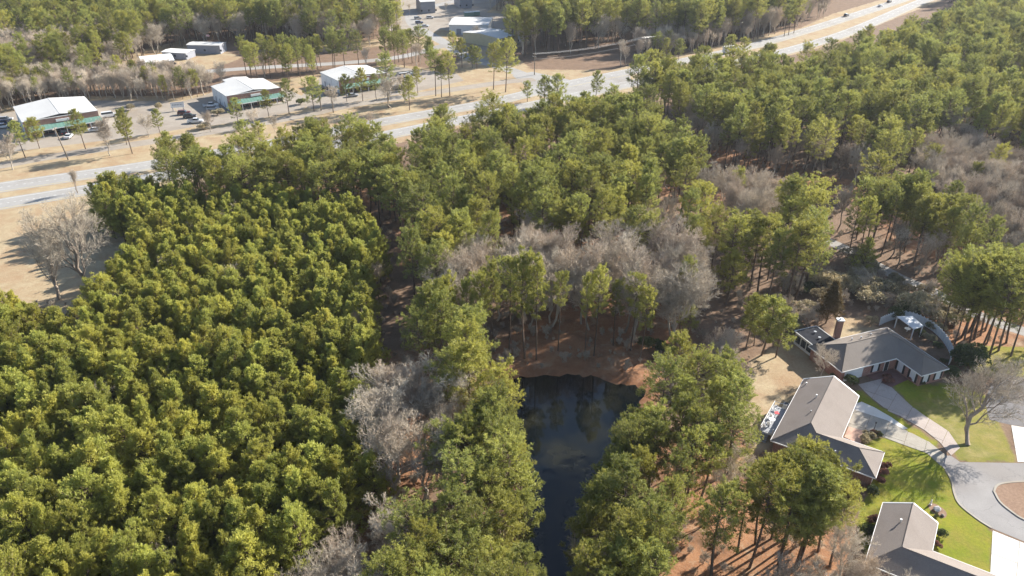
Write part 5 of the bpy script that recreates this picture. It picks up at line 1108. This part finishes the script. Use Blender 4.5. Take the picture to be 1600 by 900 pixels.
def scatter(name, L_, label, cat):
    """the rest of a kind as one object: points carrying which tree, its turn and its size"""
    if not L_: return
    kinds = sorted({t['kind'] for t in L_}); objs = []; first = {}
    for k in kinds:
        first[k] = len(objs)
        for tm, cm, hh, (tr, cr, mb_, mf) in POOL[k]:
            nt_ = sum(len(v) for v in tr.V); F = []; FM = []
            for off, s2, mi in ((0, tr, 0), (nt_, cr, 1)):
                for lst in (s2.Q, s2.T):
                    if lst: F.append(np.concatenate(lst) + off); FM.append(np.full(len(F[-1]), mi))
            objs.append((mesh_np('tree_source_mesh', np.concatenate(tr.V + cr.V), F, [mb_, mf], np.concatenate(FM), attr=np.concatenate(tr.A + cr.A)), hh))
    coll = bpy.data.collections.new(name + '_sources')
    for i, (me, hh) in enumerate(objs): coll.objects.link(bpy.data.objects.new(f'tree_source_{i:03d}', me))
    idx = np.array([first[t['kind']] + t['v'] % len(POOL[t['kind']]) for t in L_], np.int32)
    scl = np.array([t['h'] / objs[i][1] for t, i in zip(L_, idx)], np.float32); rot = np.array([t['rot'] for t in L_], np.float32)
    me = bpy.data.meshes.new(name); me.vertices.add(len(L_)); me.vertices.foreach_set('co', np.array([(t['x'], t['y'], -.03) for t in L_], np.float32).ravel())
    for an, ty, va in (('which', 'INT', idx), ('size', 'FLOAT', scl), ('turn', 'FLOAT', rot)): me.attributes.new(an, ty, 'POINT').data.foreach_set('value', va)
    o = link(name, me); tag(o, label, cat, kind='stuff')
    ng = bpy.data.node_groups.new(name, 'GeometryNodeTree')
    ng.interface.new_socket('Geometry', in_out='INPUT', socket_type='NodeSocketGeometry'); ng.interface.new_socket('Geometry', in_out='OUTPUT', socket_type='NodeSocketGeometry')
    N, Lk = ng.nodes, ng.links; gi = N.new('NodeGroupInput'); go = N.new('NodeGroupOutput')
    ci = N.new('GeometryNodeCollectionInfo'); ci.inputs['Collection'].default_value = coll; ci.inputs['Separate Children'].default_value = True; ci.inputs['Reset Children'].default_value = True
    ip = N.new('GeometryNodeInstanceOnPoints'); ip.inputs['Pick Instance'].default_value = True
    def att(nm, ty): a_ = N.new('GeometryNodeInputNamedAttribute'); a_.data_type = ty; a_.inputs['Name'].default_value = nm; return a_.outputs['Attribute']
    cx = N.new('ShaderNodeCombineXYZ'); Lk.new(att('turn', 'FLOAT'), cx.inputs['Z']); cs = N.new('ShaderNodeCombineXYZ'); sz = att('size', 'FLOAT')
    for a_ in 'XYZ': Lk.new(sz, cs.inputs[a_])
    Lk.new(gi.outputs[0], ip.inputs['Points']); Lk.new(ci.outputs[0], ip.inputs['Instance']); Lk.new(att('which', 'INT'), ip.inputs['Instance Index'])
    Lk.new(cx.outputs[0], ip.inputs['Rotation']); Lk.new(cs.outputs[0], ip.inputs['Scale']); Lk.new(ip.outputs[0], go.inputs[0])
    o.modifiers.new('trees', 'NODES').node_group = ng
    return o
scatter('distant_pine_wood', [t for t in rest if KIND[t['kind']] == 'pine'], 'mass of more distant pines in the woods', 'woods')
scatter('plantation_pine_canopy', [t for t in rest if KIND[t['kind']] == 'young'], 'farther closed canopy of the young pine plantation', 'woods')
scatter('distant_bare_wood', [t for t in rest if KIND[t['kind']] == 'bare'], 'mass of more distant leafless trees', 'woods')
ux = rng.uniform(-170, 190, 16000); uy = rng.uniform(50, 330, 16000)
lw = np.maximum.reduce([sdist(GP(P_), ux, uy) for P_ in ([(1330, 620), (1600, 530), (1720, 700), (1720, 1000), (1340, 990)], [(1150, 650), (1180, 560), (1270, 500), (1480, 480), (1420, 700), (1200, 720)], [(-300, 520), (0, 475), (130, 470), (215, 330), (640, 225), (985, 145), (1500, -20), (1400, -60), (-300, 100)])])
ok = (lw < -1) & ~blocked(ux, uy) & (sdist(POND, ux, uy) < -2) & (rng.uniform(0, 1, 16000) < np.clip(1.35 - uy / 260, .2, 1))
scatter('woodland_undergrowth', [dict(kind='brush', x=x, y=y, h=rng.uniform(.7, 2.9) * (.6 if rng.uniform() < .5 else 1), rot=rng.uniform(0, 6.28), v=int(rng.integers(0, 99))) for x, y in zip(ux[ok], uy[ok])], 'brown leafless undergrowth on the woodland floor', 'undergrowth')
print('TREES', {k: sum(t['kind'] == k for t in TREES) for k in POOL}, 'own', len(own), 'rest', len(rest))

# ------------------------------------------------------------------ shrubs and bushes
def plant(kind, px, py, sc, label, group=None):
    x, y = G(px, py); tm, cm, hh, _ = kind; o = empty('garden_shrub', (x, y, -.02), random.uniform(0, 6.28)); o.scale = (sc * random.uniform(.9, 1.15), sc, sc * random.uniform(.9, 1.1))
    tag(o, label, 'shrub', group); link('stem', tm, o); link('leaves', cm, o)
for px, py, i, sc, lab in [(1331, 602, 0, .95, 'round dark shrub at the garage corner of the brick house'), (1303, 590, 4, .8, 'dark shrub behind the small bare tree at the brick house'), (1487, 591, 0, 1.05, 'dark round shrub at the right corner of the brick house'), (1500, 572, 0, 2.0, 'large dark evergreen mass right of the brick house'), (1512, 562, 4, 2.6, 'large dark evergreen behind the mass right of the house'), (1524, 572, 0, 1.7, 'dark evergreen nearest the asphalt pad'), (1403, 574, 4, .9, 'dark shrub in the porch corner of the brick house'), (1386, 598, 2, 1.0, 'rusty shrub beside the porch paving'), (1384, 590, 2, .8, 'smaller rusty shrub near the porch paving'), (1425, 594, 2, .9, 'low rusty shrub under the wing windows'), (1437, 600, 4, .7, 'low dark shrub under the wing windows'),
                           (1358, 685, 1, .75, 'brown shrub in the patio bed'), (1366, 679, 2, .8, 'rusty shrub beside the lamp post'), (1373, 681, 4, .6, 'small dark shrub at the driveway edge'), (1350, 690, 1, .8, 'dry shrub against the paver patio'), (1381, 732, 2, 1.0, 'upper rusty shrub at the wing end of the ranch house'), (1378, 741, 2, .9, 'middle rusty shrub at the wing end of the ranch house'), (1373, 752, 2, .9, 'lower rusty shrub at the wing end of the ranch house'), (1361, 771, 0, .75, 'dark round shrub on the lawn below the ranch house'), (1355, 764, 2, .7, 'pinkish shrub beside the dark round lawn shrub'),
                           (1363, 816, 2, 1.1, 'rusty shrub left of the lower right house'), (1361, 838, 4, 1.2, 'dark shrub left of the lower right house'), (1467, 838, 0, .6, 'dark shrub right of the lower right house'), (1463, 853, 2, .7, 'rusty shrub right of the lower right house'), (1463, 808, 4, .35, 'tiny shrub in the lawn bed'),
                           (1440, 525, 4, .9, 'dark shrub inside the garden wall beside the patio cover'), (1452, 533, 1, .9, 'pale shrub inside the garden wall'), (1462, 543, 0, .7, 'dark shrub inside the far end of the garden wall'), (1474, 566, 4, .6, 'dark shrub at the open end of the garden wall'), (1360, 507, 3, .7, 'pale shrub behind the chimney'),
                           (1395, 496, 0, 1.2, 'dark evergreen left of the patio cover'), (1412, 490, 0, 1.3, 'dark evergreen behind the patio cover'), (1428, 490, 4, 1.4, 'dark evergreen right of the patio cover'), (340, 180, 1, 1.6, 'round dry shrub on the kerb island by the middle building'), (205, 172, 1, 1.5, 'brown shrub at the back of the first car park'), (248, 170, 1, 1.3, 'brown shrub left of the white board sign'), (470, 163, 4, 1.6, 'dark shrub between the middle and right buildings'), (318, 202, 1, 1.5, 'low brown shrub beside the white pickup'), (628, 142, 0, 1.2, 'dark shrub near the right end of the awning row'), (642, 138, 4, 1.6, 'dark shrub beyond the awning row'),
                           (1013, 545, 0, 1.3, 'dark evergreen shrub under the grove'), (1032, 548, 4, 1.5, 'dark evergreen shrub beside the grove clearing')]: plant(SHRUB[i], px, py, sc, lab)
r = np.random.default_rng(77); k = 0
THK = []
zone = [(1205, 470), (1240, 440), (1300, 430), (1340, 410), (1400, 440), (1480, 470), (1500, 500), (1470, 520), (1400, 490), (1330, 490), (1290, 505), (1240, 530), (1210, 520)]
while k < 80:
    px, py = r.uniform(1200, 1500), r.uniform(405, 535)
    x, y = G(px, py)
    if not inside(zone, [px], [py])[0] or blocked(np.array([x]), np.array([y]))[0] or inside(hpoly(H1, 7), [x], [y])[0]: continue
    pl = BUSH[int(r.integers(0, 2))] if r.uniform() < .35 else SHRUB[[3, 1, 3, 4, 3, 1][int(r.integers(0, 6))]]
    THK.append((px, py, pl)); k += 1
THK.sort(key=lambda q_: -q_[1])
for r0 in range(0, 80, 13):
    for i, (px, py, pl) in enumerate(sorted(THK[r0:r0 + 13], key=lambda q_: q_[0])):
        lf = any(pl is q_ for q_ in SHRUB)
        plant(pl, px, py, r.uniform(1.0, 1.8) if lf else r.uniform(.7, 1.25), f"{'leafy' if lf else 'twiggy'} shrub in the thicket behind the brick house, {ordw(i + 1)} from left, {ROWW[r0 // 13]} row", 'thicket shrubs behind the brick house')

# ------------------------------------------------------------------ thin winter haze
m = bpy.data.materials.new('haze_air'); m.use_nodes = True; m.node_tree.nodes.clear()
ho = m.node_tree.nodes.new('ShaderNodeOutputMaterial'); hv = m.node_tree.nodes.new('ShaderNodeVolumePrincipled')
hv.inputs['Color'].default_value = (0.82, 0.88, 1.0, 1); hv.inputs['Density'].default_value = 0.00007; hv.inputs['Anisotropy'].default_value = 0.25
m.node_tree.links.new(hv.outputs[0], ho.inputs['Volume'])
hz = MB().box(-6200, 6200, -3200, 9200, -4.0, 90.0).build('haze', m); tag(hz, 'thin blue winter haze over the far woods', kind='stuff')
